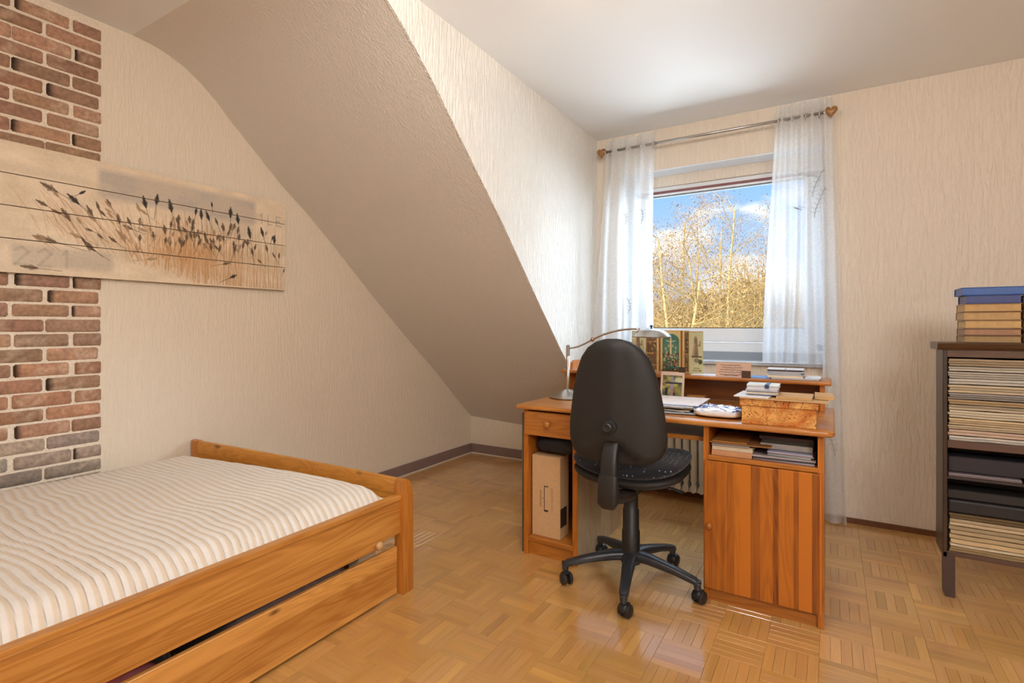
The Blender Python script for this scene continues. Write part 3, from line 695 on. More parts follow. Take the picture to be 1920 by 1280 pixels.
# under-bed drawer
dr = bed.part('drawer', MB().box(XN-.024, XN-.003, -.2, 1.683, .010, .211, bev=.003), BEDY)
bed.part('drawer_box', MB().box(XN-.95, XN-.03, -.2, -.185, .02, .17).box(XN-.95, XN-.03, 1.60, 1.615, .02, .17).box(XN-.95, XN-.94, -.2, 1.61, .02, .17).box(XN-.95, XN-.03, -.19, 1.61, .015, .022), BEDX, parent=dr)
# mattress
MS = tinted('mattress_cover', .85, .03, 40, .1)
N_ = MS.node_tree.nodes; L_ = MS.node_tree.links
NYM, NXM = 760, 44
def mat_pt(v, u):
    """v along the bed (0 head .. 1 foot), u across (0 near rail .. 1 wall)"""
    X0, X1 = XN-.034, XL+.018
    s_ = u
    X = X0+(X1-X0)*s_
    yend = 1.700+(X-XN)*( (FA.y-FB.y)/(FA.x-FB.x))-.035
    y0 = -.22; 
    # rounded foot corners
    Y = y0+(yend-y0)*v
    du = min(s_, 1-s_)*1.22; dv = (1-v)*(yend-y0)
    top = .468+.050*s_+.018*math.sin(math.pi*s_)
    e = 1-max(0, 1-du/.10)**2.6; e2 = 1-max(0, 1-dv/.07)**2.4
    base = .405
    w = noise.noise(Vector((X*2.2, Y*2.2, 3)))*.006
    z = base+(top-base+w)*e*e2
    return X, Y, z
def stripe(X, Y):
    wv = .050*noise.noise(Vector((X*2.6, Y*1.6, 1)))+.012*noise.noise(Vector((X*8, Y*6, 4)))+.020*math.sin(X*5+Y*1.3)
    return (Y+wv)/.0285
def mfn(v, u):
    u = u**1.25 if u < 1 else 1.0
    X, Y, z = mat_pt(v, u); ph = stripe(X, Y); f = ph-math.floor(ph)
    rid = abs(math.sin(math.pi*f))**.55*.0040
    return (X, Y, z+rid)
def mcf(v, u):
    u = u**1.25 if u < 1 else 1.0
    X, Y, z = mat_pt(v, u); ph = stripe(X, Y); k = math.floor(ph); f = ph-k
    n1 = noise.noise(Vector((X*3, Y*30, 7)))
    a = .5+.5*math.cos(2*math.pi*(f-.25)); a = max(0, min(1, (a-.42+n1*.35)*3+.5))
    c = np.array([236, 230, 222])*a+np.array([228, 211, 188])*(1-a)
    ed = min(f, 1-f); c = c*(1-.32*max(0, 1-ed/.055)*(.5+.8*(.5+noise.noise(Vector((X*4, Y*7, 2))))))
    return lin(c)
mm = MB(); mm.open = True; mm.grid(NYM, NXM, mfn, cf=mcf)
edge = [mm.v[i*(NXM+1)] for i in range(NYM+1)]
b = len(mm.v)
bed_m = Thing('mattress', (-2.2, .75, .315), 'low mattress in a white cover with wavy cream stripes, on the pine bed', 'mattress')
bed_m.part('striped_cover', mm, MS, True)
core = MB().prism([(XN-.036, -.21), (XN-.036, 1.655), (XL+.042, 1.41), (XL+.042, -.21)], 2, .316, .42)
bed_m.part('mattress_core', core, plain('mattress_side', (226, 214, 198), .9))
# bedding stowed in the drawer, seen through the slot
def lump(x0, x1, y0, y1, z0, z1, seed, c1, c2, nu=26, nv=10, dots=False):
    mb = MB(); mb.open = True
    def f(u, v):
        t = min(1, v/.7); e = (4*u*(1-u))**.25*min(1, t*4)**.35
        x, y = x0+(x1-x0)*t, y0+(y1-y0)*u
        z = z0+(z1-z0)*e*(.86+.2*noise.noise(Vector((x*9+seed, y*9, seed))))
        if v > .7: k = (v-.7)/.3; x += .004*math.sin(k*9)-.004; z = z+(z0-z)*k
        return (x, y, z)
    def c(u, v):
        k = .5+.5*noise.noise(Vector((u*9+seed, v*5, 1))); q = np.array(c1)*k+np.array(c2)*(1-k)
        if dots and noise.noise(Vector((u*60, v*30, seed))) > .35: q = q+50
        return lin(np.clip(q, 0, 255))
    mb.grid(nu, nv, f, cf=c)
    p = [(x0, y0, z0), (x1, y0, z0), (x1, y1, z0), (x0, y1, z0)]; mb.add(p, [(0, 1, 2, 3)], lin(c1)); return mb
CL = tinted('folded_cloth', .95, .12, 50, .3)
solo('blanket', lump(XN-.55, XN-.03, .95, 1.48, .03, .295, 1, (116, 98, 92), (92, 78, 74), 60, 12), CL, 'grey brown blanket stowed in the bed drawer near the foot post', 'blanket', smooth=True)
solo('blanket', lump(XN-.5, XN-.17, .30, .86, .03, .300, 2, (96, 86, 82), (120, 108, 98), 60, 12, True), CL, 'dark dotted blanket stowed in the bed drawer toward the photo left', 'blanket', smooth=True)
solo('pink_sheet', lump(XN-.16, XN-.026, .18, .80, .03, .285, 3, (150, 84, 84), (128, 66, 70), 40, 8), CL, 'folded dusty pink sheet at the front edge of the bed drawer', 'sheet', smooth=True)
solo('paper_card', MB().box(XN-.10, XN-.04, 1.50, 1.59, .03, .226), plain('cream_card', (212, 192, 158), .8), 'small cream cardboard box at the foot end of the bed drawer', 'box')

# ------------------------------------------------------------------ desk
DZ0, DZ1 = .741, .766; DX0, DX1 = -1.372, .012; DF = 2.300; DB = 2.985
desk = Thing('desk', (-.68, 2.65, 0), 'honey pine writing desk with cupboard, drawer and raised rear shelf, under the window', 'desk')
dt = MB(); rc = .03; pts = [(DX0, DF), (DX1-rc, DF)]+[(DX1-rc+rc*math.sin(a), DF+rc-rc*math.cos(a)) for a in (R(30), R(60), R(90))]+[(DX1, DB), (DX0, DB)]
bm = bmesh.new(); vs = [bm.verts.new((x, y, DZ0)) for x, y in pts]; fce = bm.faces.new(vs); ext = bmesh.ops.extrude_face_region(bm, geom=[fce])
for v in ext['geom']:
    if isinstance(v, bmesh.types.BMVert): v.co.z = DZ1-.0008
bmesh.ops.bevel(bm, geom=[e for e in bm.edges if abs(e.verts[0].co.z-e.verts[1].co.z) < 1e-6 and min(e.verts[0].co.y, e.verts[1].co.y) < DB-.01], offset=.009, segments=3, profile=.5, affect='EDGES')
bm.verts.index_update(); dt.add([v.co[:] for v in bm.verts], [[v.index for v in f.verts] for f in bm.faces]); bm.free()
desk.part('desktop', dt, wood('pine_desktop', 0, (150, 84, 24), (216, 148, 72), rough=.3, coat=.4), 40)
PF = 2.335                                  # pedestal front plane
# right cupboard
cup = desk.part('cupboard', MB().box(-.465, -.445, PF, DB-.02, 0, DZ0).box(-.045, -.025, PF, DB-.02, 0, DZ0).box(-.445, -.045, DB-.03, DB-.022, .05, DZ0).box(-.445, -.045, PF+.003, DB-.03, .598, .614).box(-.445, -.045, PF+.02, DB-.03, .05, .066), WZ)
desk.part('shelf_edge', MB().box(-.447, -.043, PF-.004, PF+.012, .597, .616, bev=.002), WX, parent=cup)
door = desk.part('cupboard_door', MB().box(-.459, -.031, PF-.018, PF-.001, .060, .596, bev=.003, seg=2), WDOOR)
desk.part('knob', MB().lathe([(.006, 0), (.007, .008), (.013, .013), (.0145, .020), (.010, .026), (.001, .028)], -.437, PF-.018, .327, 16, (0, -1, 0)), WX, 50, parent=door)
desk.part('plinth', MB().box(-.445, -.045, PF+.012, PF+.028, 0, .058), WX)
# left pedestal
desk.part('pedestal_side', MB().box(-1.344, -1.322, PF, DB-.02, 0, DZ0), WZ)
desk.part('pedestal_side', MB().box(-1.072, -1.050, PF, PF+.42, 0, DZ0), WGREY)
desk.part('pedestal_side', MB().box(-1.072, -1.052, PF+.424, DB-.02, 0, DZ0), WGREY)
desk.part('front_stile', MB().box(-1.0735, -1.0485, PF-.004, PF+.0, 0, DZ0).box(-1.3455, -1.3205, PF-.004, PF, 0, DZ0), WZ)
desk.part('pedestal_back', MB().box(-1.322, -1.072, DB-.03, DB-.022, .07, DZ0), WZ)
desk.part('bottom_shelf', MB().box(-1.322, -1.0725, PF-.002, DB-.03, .068, .092, bev=.003), WX)
desk.part('plinth', MB().box(-1.322, -1.0725, PF+.012, PF+.028, 0, .066), WX)
drw = desk.part('drawer', MB().box(-1.335, -1.062, PF-.018, PF-.0042, .612, .732, bev=.003), WX)
desk.part('knob', MB().lathe([(.006, 0), (.007, .008), (.014, .013), (.016, .020), (.011, .027), (.001, .029)], -1.199, PF-.018, .676, 16, (0, -1, 0)), WX, 50, parent=drw)
desk.part('drawer_box', MB().box(-1.32, -1.075, PF, PF+.4, .62, .63), WX, parent=drw)
# keyboard pull-out
desk.part('keyboard_tray', MB().box(-1.045, -.47, 2.40, 2.80, .664, .678, bev=.002), plain('grey_laminate', (120, 112, 106), .35))
desk.part('tray_edge', MB().box(-1.045, -.47, 2.392, 2.40, .660, .679, bev=.001), WX)
RM = plain('runner_metal', (110, 110, 110), .4, 1)
for x_ in (-1.047, -.482): desk.part('tray_runner', MB().box(x_, x_+.012, 2.42, 2.8, .678, .740), RM)
# raised rear shelf
HZ0, HZ1 = .888, .908; HF = 2.80
desk.part('hutch_shelf', MB().box(DX0+.004, .0, HF, 3.02, HZ0, HZ1-.0008, bev=.006, seg=3), WX, 40)
desk.part('hutch_side', MB().box(-1.352, -1.332, HF+.03, 3.0, DZ1, HZ0), WZ)
desk.part('hutch_side', MB().box(-.046, -.026, HF+.03, 3.0, DZ1, HZ0), WZ)
desk.part('hutch_back', MB().box(-1.332, -.046, 2.985, 2.998, DZ1, HZ0), wood('pine_dark_back', 0, (104, 56, 18), (150, 88, 34)))
es = [(2.86, HZ1), (3.0, HZ1), (3.0, .945), (2.97, .958), (2.90, .958), (2.868, .945)]
desk.part('shelf_stop', MB().prism(es, 0, -1.335, -1.318), WZ)
solo('grey_board', MB().box(-1.366, -1.352, PF+.012, 2.7, 0, .715), plain('olive_board', (88, 82, 66), .6, noise_amt=.1), 'thin dull board standing against the outer left side of the desk', 'board')

# ------------------------------------------------------------------ things under and in the desk
KR = plain('kraft_cardboard', (206, 166, 120), .8, noise_amt=.05, nscale=60)
kb = Thing('cardboard_box', (-1.24, 2.42, .092), 'tall flat kraft cardboard box with a printed bracket mark, in the left pedestal', 'box')
kb.part('carton', MB().box(-1.316, -1.157, 2.365, 2.465, .093, .503, bev=.0015), KR)
ink = plain('dark_print', (70, 52, 40), .7)
def strip(mb, x0, x1, y, z0, z1): mb.box(x0, x1, y-.0006, y+.0004, z0, z1)
pm = MB()
for z0, z1 in ((.347, .352), (.222, .231)): strip(pm, -1.247, -1.224, 2.3647, z0, z1)
strip(pm, -1.247, -1.244, 2.3647, .222, .352); strip(pm, -1.254, -1.251, 2.3647, .286, .291)
kb.part('bracket_print', pm, ink)
pm = MB(); rr = random.Random(2)
for k in range(9):      # small upright lettering running up the box, too small to read
    z = .246+k*.0095; w = rr.uniform(.006, .009); strip(pm, -1.270, -1.270+w, 2.3647, z, z+.0022); strip(pm, -1.270, -1.2682, 2.3647, z, z+.0062)
    if k % 2: strip(pm, -1.266, -1.2642, 2.3647, z, z+.006)
for k in range(22): z = .232+k*.0052; strip(pm, -1.206, -1.2045, 2.3647, z, z+rr.uniform(.002, .0045)); strip(pm, -1.199, -1.1978, 2.3647, z, z+rr.uniform(.002, .0045))
lp_ = kb.part('lettering_print', pm, plain('faded_print', (128, 98, 70), .8)); lp_['kind'] = 'stuff'
kb.part('label', MB().box(-1.1575, -1.1563, 2.368, 2.440, .150, .245), plain('label_black', (58, 40, 26), .6), label='dark printed label low on the side')
solo('board_offcut', MB().box(-1.150, -1.085, 2.62, 2.634, .093, .60), wood('offcut', 2, (150, 96, 44), (196, 142, 80)), 'narrow pine board standing behind the cardboard box in the left pedestal', 'board')
bag = MB(); bag.open = True
def bagf(u, v):
    a = 2*math.pi*u; b_ = -math.pi/2+math.pi*v; cx = math.copysign(abs(math.cos(a))**.5, math.cos(a)); sy = math.copysign(abs(math.sin(a))**.5, math.sin(a)); cb = abs(math.cos(b_))**.45; sb = math.copysign(abs(math.sin(b_))**.7, math.sin(b_))
    k = 1+.07*noise.noise(Vector((cx*2, sy*2, sb*2+5)))
    return (-1.197+.12*cx*cb*k, 2.50+.125*sy*cb*k, .556+.048*sb*k)
bag.grid(32, 14, bagf)
solo('black_bag', bag, plain('black_nylon', (34, 36, 44), .6, bump=.4, nscale=40), 'soft black bag lying on top of the kraft box in the left pedestal', 'bag', smooth=True)
# radiator
rad = Thing('radiator', (-.85, 3.6, .07), 'white column radiator under the window behind the desk', 'radiator')
x = -1.27
while x < -.38:
    fb_ = MB()
    for yy in (3.555, 3.615): fb_.sweep([(x, yy, .10), (x, yy, .16), (x, yy, .72), (x, yy, .78)], [.008, .019, .019, .008], [.008, .014, .014, .008], 8, (0, 1, 0))
    fb_.sweep([(x, 3.54, .10), (x, 3.63, .10)], .021, .03, 8); fb_.sweep([(x, 3.54, .78), (x, 3.63, .78)], .021, .03, 8)
    rad.part('column', fb_, RADW, 50); x += .05
rad.part('bottom_rail', MB().box(-1.29, -.38, 3.57, 3.60, .07, .095), RADW)
for x_ in (-1.2, -.5): rad.part('wall_bracket', MB().box(x_, x_+.03, 3.62, YW, .3, .34), RADW)
rad.part('pipe', MB().sweep([(-.40, 3.60, .0), (-.40, 3.60, .10)], .008, None, 8), RADW)
# ------------------------------------------------------------------ office chair
ch = Thing('office_chair', (-.775, 2.31, 0), 'black swivel office chair with tall rounded back, in front of the desk', 'chair', rz=R(2))
BLUEB = plain('base_plastic', (46, 48, 52), .32, bump=.08, nscale=300)
for k in range(5):
    a = R(-79+72*k); d = Vector((math.cos(a), math.sin(a), 0))
    arm = MB().sweep([d*.02+Vector((0, 0, .132)), d*.09+Vector((0, 0, .130)), d*.20+Vector((0, 0, .112)), d*.285+Vector((0, 0, .092)), d*.308+Vector((0, 0, .078))],
                     [.030, .029, .023, .020, .014], [.022, .021, .016, .014, .010], 14, pw=3)
    arm.sweep([d*.295+Vector((0, 0, .095)), d*.297+Vector((0, 0, .06))], [.018, .014], None, 12)
    o = ch.part('base_arm', arm, BLUEB, 50, local=True)
    ca = a+R([150, 70, 15, -60, 110][k]); w = Vector((math.cos(ca), math.sin(ca), 0)); s_ = Vector((-w.y, w.x, 0)); c0 = d*.297+w*.012+Vector((0, 0, .027))
    cs = MB()
    for sg in (-1, 1):
        q = c0+s_*sg*.006; cs.lathe([(.002, 0), (.022, 0), (.0265, .003), (.0265, .014), (.021, .019), (.008, .021)], q.x, q.y, q.z, 20, tuple(s_*sg))
    hood = [c0+w*(.029*math.cos(t))*-1+Vector((0, 0, .029*math.sin(t))) for t in np.linspace(-.2, 2.1, 9)]
    cs.sweep(hood, .016, .003, 8, up=(0, 0, 1), pw=3)
    cs.sweep([d*.297+Vector((0, 0, .045)), d*.297+Vector((0, 0, .07))], .006, None, 10)
    ch.part('caster', cs, BLACKP, 40, parent=o, local=True)
ch.part('base_hub', MB().lathe([(.02, .095), (.045, .098), (.050, .11), (.049, .145), (.040, .155), (.02, .156)], 0, 0, 0, 24), BLUEB, 50, local=True)
ch.part('column_cover', MB().lathe([(.040, .10), (.040, .24), (.036, .245), (.036, .335), (.032, .34), (.032, .395), (.02, .40)], 0, 0, 0, 24), BLACKP, 40, local=True)
ch.part('gas_rod', MB().lathe([(.014, .39), (.014, .47)], 0, 0, 0, 16), CHROME, 50, local=True)
# tilt tube, back bracket and bar
ch.part('tilt_tube', MB().sweep([(0, .03, .395), (.0, -.01, .400), (0, -.285, .468)], [.024, .030, .031], None, 18), BLACKP, 50, local=True)
ch.part('seat_plate', MB().box(-.09, .09, -.13, .13, .462, .482, bev=.004).box(-.035, .035, -.02, .06, .40, .465, bev=.006), BLACKP, local=True)
br = MB().sweep([(0, -.300, .440), (0, -.307, .458), (0, -.310, .50), (0, -.310, .54), (0, -.306, .562)], [.030, .043, .042, .040, .038], [.026, .034, .028, .021, .019], 16, up=(0, 1, 0), pw=4)
ch.part('back_bracket', br, BLACKP, 50, local=True)
ch.part('back_bar', MB().sweep([(0, -.306, .555), (0, -.302, .60), (0, -.288, .650), (0, -.258, .692)], [.034, .033, .033, .033], [.017]*4, 14, up=(0, 1, 0), pw=4), BLACKP, 50, local=True)
# seat: rounded square, raised side edges
def seat_layer(z0, z1, sc, top):
    mb = MB(); nu, nv = 44, 12; V = []
    def out(a):
        c, s = math.cos(a), math.sin(a); e = 2/3.1
        return math.copysign(abs(c)**e, c)*.250*sc, math.copysign(abs(s)**e, s)*.225*sc+.02
    rings = []
    for v in range(nv+1):
        t = v/nv
        if t < .5: q = 1-(1-t*2)**2*.16; z = z0+(z1-z0)*.45*(t*2)
        else: q = math.cos((t-.5)*2*math.pi/2)**.55 if t < 1 else 0; z = z0+(z1-z0)*(.45+.55*math.sin((t-.5)*math.pi))
        rings.append((q, z, t))
    for q, z, t in rings:
        for k in range(nu):
            x, y = out(2*math.pi*k/nu); x, y = x*q, .02+(y-.02)*q
            up_ = .030*(abs(x)/.24)**2*(1 if top else .75)+.026*max(0, y/.24)**2*(1 if top else .8)-.030*max(0, (y-.17)/.07)**2
            V.append((x, y, z+up_))
    F = [(i*nu+k, i*nu+(k+1) % nu, (i+1)*nu+(k+1) % nu, (i+1)*nu+k) for i in range(nv) for k in range(nu)]+[tuple(range(nu))[::-1]]
    mb.add(V, F); return mb
ch.part('seat_shell', seat_layer(.475, .535, .99, False), BLACKS, True, local=True)
FAB, N, L, b = newmat('dotted_fabric'); tc = N.new('ShaderNodeTexCoord'); vo = N.new('ShaderNodeTexVoronoi'); vo.inputs['Scale'].default_value = 48; vo.inputs['Randomness'].default_value = .35
L.new(tc.outputs['Object'], vo.inputs[0]); cr = N.new('ShaderNodeValToRGB'); cr.color_ramp.elements[0].position = .13; cr.color_ramp.elements[1].position = .2
cr.color_ramp.elements[0].color = lin((140, 150, 176)); cr.color_ramp.elements[1].color = lin((20, 22, 30)); L.new(vo.outputs['Distance'], cr.inputs[0]); L.new(cr.outputs[0], b.inputs['Base Color']); b.inputs['Roughness'].default_value = .9
b.inputs['Sheen Weight'].default_value = .15
ch.part('seat_cushion', seat_layer(.512, .575, 1.0, True), FAB, True, local=True)
# backrest: outline half width over height
HB = [(.598, .02), (.602, .10), (.612, .150), (.632, .183), (.665, .201), (.70, .207), (.75, .2065), (.82, .197), (.90, .184), (.97, .167), (1.03, .143), (1.07, .112), (1.095, .074), (1.106, .035), (1.108, .012)]
def hw(z):
    for (a, wa), (c, wc) in zip(HB[:-1], HB[1:]):
        if z <= c: return wa+(wc-wa)*(z-a)/(c-a)
    return .01
def back_layer(depth, y0, yoff, shrink, bulge, crease=False):
    """closed pad; y0 plane of its rim, bulging by depth towards -Y (negative) or +Y"""
    mb = MB(); rows = [z for z, _ in HB]; dense = []
    for a, c in zip(rows[:-1], rows[1:]):
        k = max(1, int((c-a)/.014)); dense += [a+(c-a)*i/k for i in range(k)]
    dense.append(rows[-1]); nx = 28; V = []
    for z in dense:
        w = hw(z)*shrink; zz = .85+(z-.85)*shrink
        for i in range(nx+1):
            s = -1+2*i/nx; s = math.sin(s*math.pi/2); x = s*w
            ez = min(1, max(0, min((z-.598)/.045, (1.108-z)/.045))); ex = 1-abs(s)**6
            e = (max(0, ex)**.5)*(1-(1-ez)**2)**.5
            y = y0+bulge*(1-(x/.21)**2)*.6*bulge_s(z)+depth*e
            if crease:      # flat facet down the middle, undercut near the bottom
                y += -.006*max(0, 1-abs(abs(x)-.0)/.045)**.5*e*(1 if z > .66 else 0)
                lowz = .665+.034*math.cos(min(1, abs(x)/.13)*math.pi)
                if z < lowz: y += .022*min(1, (lowz-z)/.010)*e
            V.append((x, y, zz))
    m = len(dense); F = [(j*(nx+1)+i, j*(nx+1)+i+1, (j+1)*(nx+1)+i+1, (j+1)*(nx+1)+i) for j in range(m-1) for i in range(nx)]
    b_ = len(V); V2 = []
    for j, z in enumerate(dense):
        w = hw(z)*shrink; zz = .85+(z-.85)*shrink
        for i in range(nx+1):
            s = math.sin((-1+2*i/nx)*math.pi/2); x = s*w; V2.append((x, y0+bulge*(1-(x/.21)**2)*.6*bulge_s(z)+yoff, zz))
    F2 = [(b_+j*(nx+1)+i, b_+(j+1)*(nx+1)+i, b_+(j+1)*(nx+1)+i+1, b_+j*(nx+1)+i+1) for j in range(m-1) for i in range(nx)]
    rim = []
    for j in range(m-1):
        for i in (0, nx): rim.append((j*(nx+1)+i, (j+1)*(nx+1)+i, b_+(j+1)*(nx+1)+i, b_+j*(nx+1)+i))
    for i in range(nx):
        for j in (0, m-1): rim.append((j*(nx+1)+i, j*(nx+1)+i+1, b_+j*(nx+1)+i+1, b_+j*(nx+1)+i))
    mb.add(V+V2, F+F2+rim); return mb
def bulge_s(z): return 1
ch.part('back_shell', back_layer(-.030, -.207, .001, 1.01, -.080, True), BLACKS, 50, local=True)
ch.part('back_cushion', back_layer(.050, -.205, 0, .995, -.080), FAB, 60, local=True)
kn = [(.004, 0), (.017, 0), (.017, .010), (.0195, .012), (.0195, .024), (.014, .028), (.010, .026), (.001, .026)]
ch.part('back_knob', MB().lathe(kn, 0, -.302, .755, 20, (0, -1, 0)), BLACKP, 40, local=True)
ch.part('knob_boss', MB().lathe([(.030, 0), (.028, .014), (.012, .018)], 0, -.284, .755, 20, (0, -1, 0)), BLACKS, 40, local=True)
ch.part('lever', MB().sweep([(.09, .03, .452), (.17, .05, .440), (.215, .055, .428)], [.005, .006, .012], [.005, .005, .006], 10), BLACKP, 50, local=True)
ch.part('care_label', MB().grid(6, 4, lambda u, v: (.055+.05*u, .03+.01*math.sin(u*3), .462-.038*v*(1-.35*abs(2*u-1)**2))), plain('white_label', (206, 204, 200), .7), local=True)

# ------------------------------------------------------------------ desk lamp
lm = Thing('desk_lamp', (-1.25, 2.654, DZ1), 'brushed steel lamp with curved arm, on the left end of the desk', 'lamp')
lx, ly = -1.25, 2.654
lm.part('base', MB().lathe([(.100, 0), (.104, .004), (.100, .009), (.080, .022), (.055, .036), (.025, .046), (.010, .049)], lx, ly, DZ1, 40), STEEL, 60)
lm.part('pole', MB().lathe([(.0095, .04), (.0095, .235), (.0085, .236), (.0085, .245)], lx, ly, DZ1, 20), STEEL, 50)
lm.part('upper_pole', MB().lathe([(.0105, .232), (.0105, .29), (.008, .292)], lx, ly, DZ1, 20), STEEL, 50)
LHX, LHY, LHZ = -.785, 2.66, 1.128
def bez(a, b_, c, d, n): return [tuple(np.array(a)*(1-t)**3+3*np.array(b_)*t*(1-t)**2+3*np.array(c)*t*t*(1-t)+np.array(d)*t**3) for t in np.linspace(0, 1, n)]
J = (-1.105, 2.655, 1.090)
lm.part('lower_arm', MB().sweep(bez((lx, ly, 1.040), (lx+.05, ly, 1.040), (J[0]-.05, ly, 1.062), J, 14), .0048, None, 10), STEEL, True)
lm.part('joint', MB().lathe([(.002, -.011), (.009, -.008), (.011, 0), (.009, .008), (.002, .011)], *J, 14, (.3, 0, .9)), plain('bronze_joint', (170, 130, 108), .35, .8), True)
lm.part('upper_arm', MB().sweep(bez(J, (J[0]+.07, ly, 1.125), (LHX-.16, ly, 1.152), (LHX-.06, LHY, 1.147), 16), .0055, None, 10), STEEL, True)
lm.part('shade', MB().lathe([(.097, -.022), (.099, -.019), (.088, -.005), (.068, .009), (.040, .019), (.012, .023), (.001, .023)], LHX, LHY, LHZ, 40), STEEL, 60)
lm.part('shade_inside', MB().lathe([(.095, -.0222), (.055, -.024), (.02, -.027)], LHX, LHY, LHZ, 32), plain('frosted_glass', (206, 196, 206), .4), 60)
lm.part('shade_knob', MB().lathe([(.004, .02), (.004, .028), (.007, .030), (.007, .037), (.003, .040)], LHX, LHY, LHZ, 14), BLACKP, 50)
lm.part('shade_clip', MB().sweep([(LHX-.050, LHY-.02, LHZ+.018), (LHX-.058, LHY-.045, LHZ+.006), (LHX-.062, LHY-.06, LHZ-.008)], .0025, None, 8), plain('copper_clip', (150, 84, 56), .3, .9), True)
lm.part('cable', MB().sweep([(-1.15, 2.70, .770), (-1.13, 2.80, .770), (-1.145, 2.88, .775), (-1.18, 2.95, .770)], .0025, None, 8), plain('white_cable', (200, 200, 200), .5), True)

# ------------------------------------------------------------------ folding altar card on the rear shelf
ac = Thing('altar_card', (-.78, 2.93, HZ1), 'unfolded cardboard altar picture with a green arched centre, standing on the rear shelf', 'card')
def panelcard(name, A, B, z0, z1, c, label=None):
    A = Vector(A); B = Vector(B); mb = MB(); printed(mb, c, lambda u, v: (A.x+(B.x-A.x)*u, A.y+(B.y-A.y)*u, z0+(z1-z0)*v))
    d = Vector((B.y-A.y, -(B.x-A.x)))*-1; d = Vector((d.x, d.y)).normalized()*.0018; e = lin((190, 176, 140))
    q = [(A.x, A.y), (B.x, B.y), (B.x+d.x, B.y+d.y), (A.x+d.x, A.y+d.y)]
    mb.add([(x, y, z0) for x, y in q]+[(x, y, z1) for x, y in q], [(0, 1, 2, 3), (4, 7, 6, 5), (1, 5, 6, 2), (2, 6, 7, 3), (3, 7, 4, 0)], e)
    return ac.part(name, mb, TINT, label=label)
rr = random.Random(8)
def gold(c):
    H, W = c.shape[:2]
    for x in range(0, W, 3): rect(c, x, 0, x+1, H, (150, 108, 54), .5)
cW, cH = 52, 92
c = canvas(cW, cH, (196, 150, 84)); rect(c, 3, 0, 6, cH, (120, 80, 40)); rect(c, cW-6, 0, cW-3, cH, (120, 80, 40)); rect(c, 7, 3, cW-7, cH-2, (196, 176, 120))
Yg2, Xg2 = np.mgrid[0:cH, 0:cW]; arch = (np.abs(Xg2-cW/2) < 17) & ((Yg2 > 24) | (((Xg2-cW/2)/17)**2+((Yg2-24)/17)**2 < 1)) & (Yg2 < cH-4)
c[arch] = (70, 108, 92)
ell(c, 26, 40, 18, 22, (96, 132, 108), .4)
for _ in range(150):
    x, y = rr.uniform(10, 42), rr.uniform(50, 86)
    if arch[int(y), int(x)]: ell(c, x, y, rr.uniform(.8, 2.2), rr.uniform(1, 3.2), rr.choice([(30, 38, 32), (188, 160, 112), (150, 60, 44), (52, 60, 44), (96, 84, 50), (206, 176, 128)]), .85)
for x, y in ((16, 40), (36, 38), (18, 47), (35, 47), (22, 34), (30, 34)): ell(c, x, y, 2, 4, (186, 172, 122), .8)
line(c, 26, 17, 26, 50, 1.3, 1.8, (206, 186, 140)); line(c, 17, 22, 26, 25, .7, .9, (206, 186, 140)); line(c, 35, 22, 26, 25, .7, .9, (206, 186, 140)); ell(c, 26, 15, 2, 2.6, (170, 140, 96))
rect(c, 8, cH-5, cW-8, cH-2, (70, 52, 36)); ctr = c
def wing(w, seed):
    c = canvas(w, cH, (178, 138, 78)); gold(c[:, :2]); rr_ = random.Random(seed); rect(c, 3, 4, w-2, cH-4, (104, 84, 56))
    for y in (24, 50, 76): rect(c, 3, y, w-2, y+2, (196, 148, 80))
    for _ in range(60): ell(c, rr_.uniform(4, w-3), rr_.uniform(5, cH-6), rr_.uniform(.7, 1.8), rr_.uniform(1, 3), rr_.choice([(196, 170, 120), (60, 58, 44), (150, 120, 78), (120, 70, 48)]), .8)
    return c
def statue(w, seed, base):
    c = canvas(w, cH, (188, 184, 142)); rect(c, 0, 0, w, 2, (170, 120, 60)); cx = w*.46; rr_ = random.Random(seed)
    line(c, cx, 16, cx+1, 52, 3.5, 5.0, (128, 104, 82)); ell(c, cx, 13, 2.6, 3.4, (150, 124, 96)); line(c, cx-2, 28, cx-6, 56, 2, 2.6, (164, 140, 112)); line(c, cx+1, 30, w-6, 31, .8, .5, (96, 78, 60)); line(c, w-7, 22, w-9, 32, .8, .8, (90, 74, 56))
    ell(c, cx+1, 34, 4, 10, (146, 112, 92), .7); rect(c, cx-8, 54, w-3, 57, (88, 76, 56)); ell(c, cx+2, 63, 7, 6, (120, 104, 78), .8); ell(c, w-7, 66, 5, 6, (62, 60, 50), .9)
    if base:
        rect(c, 2, 74, w, cH, (196, 190, 146))
        for k in range(7): rect(c, 11+k*2.1, 79, 12.2+k*2.1, 82, (70, 64, 50), .8)
        for k in range(9): rect(c, 9+k*2.1, 84, 10.3+k*2.1, 87, (86, 78, 60), .8)
    return c
panelcard('left_picture_wing', (-.983, 2.945), (-.905, 2.94), HZ1, 1.135, statue(30, 3, False), 'pale wing with a statue photo')
panelcard('left_gold_wing', (-.902, 2.94), (-.838, 2.955), HZ1, 1.136, wing(22, 4))
panelcard('centre_picture', (-.836, 2.955), (-.694, 2.955), HZ1, 1.138, ctr, 'green arched crucifixion scene')
panelcard('right_gold_wing', (-.692, 2.955), (-.660, 2.935), HZ1, 1.137, wing(14, 6))
panelcard('right_picture_wing', (-.660, 2.935), (-.584, 2.92), HZ1, 1.134, statue(32, 5, True), 'pale wing with a statue photo and two printed lines')
solo('dark_photo', MB().rbox(-.685, 2.885, HZ1, .034, .002, .034, 0, .0), plain('dark_print_photo', (70, 46, 30), .6, noise_amt=.4, nscale=200), 'tiny dark square photo leaning before the altar card', 'photo')
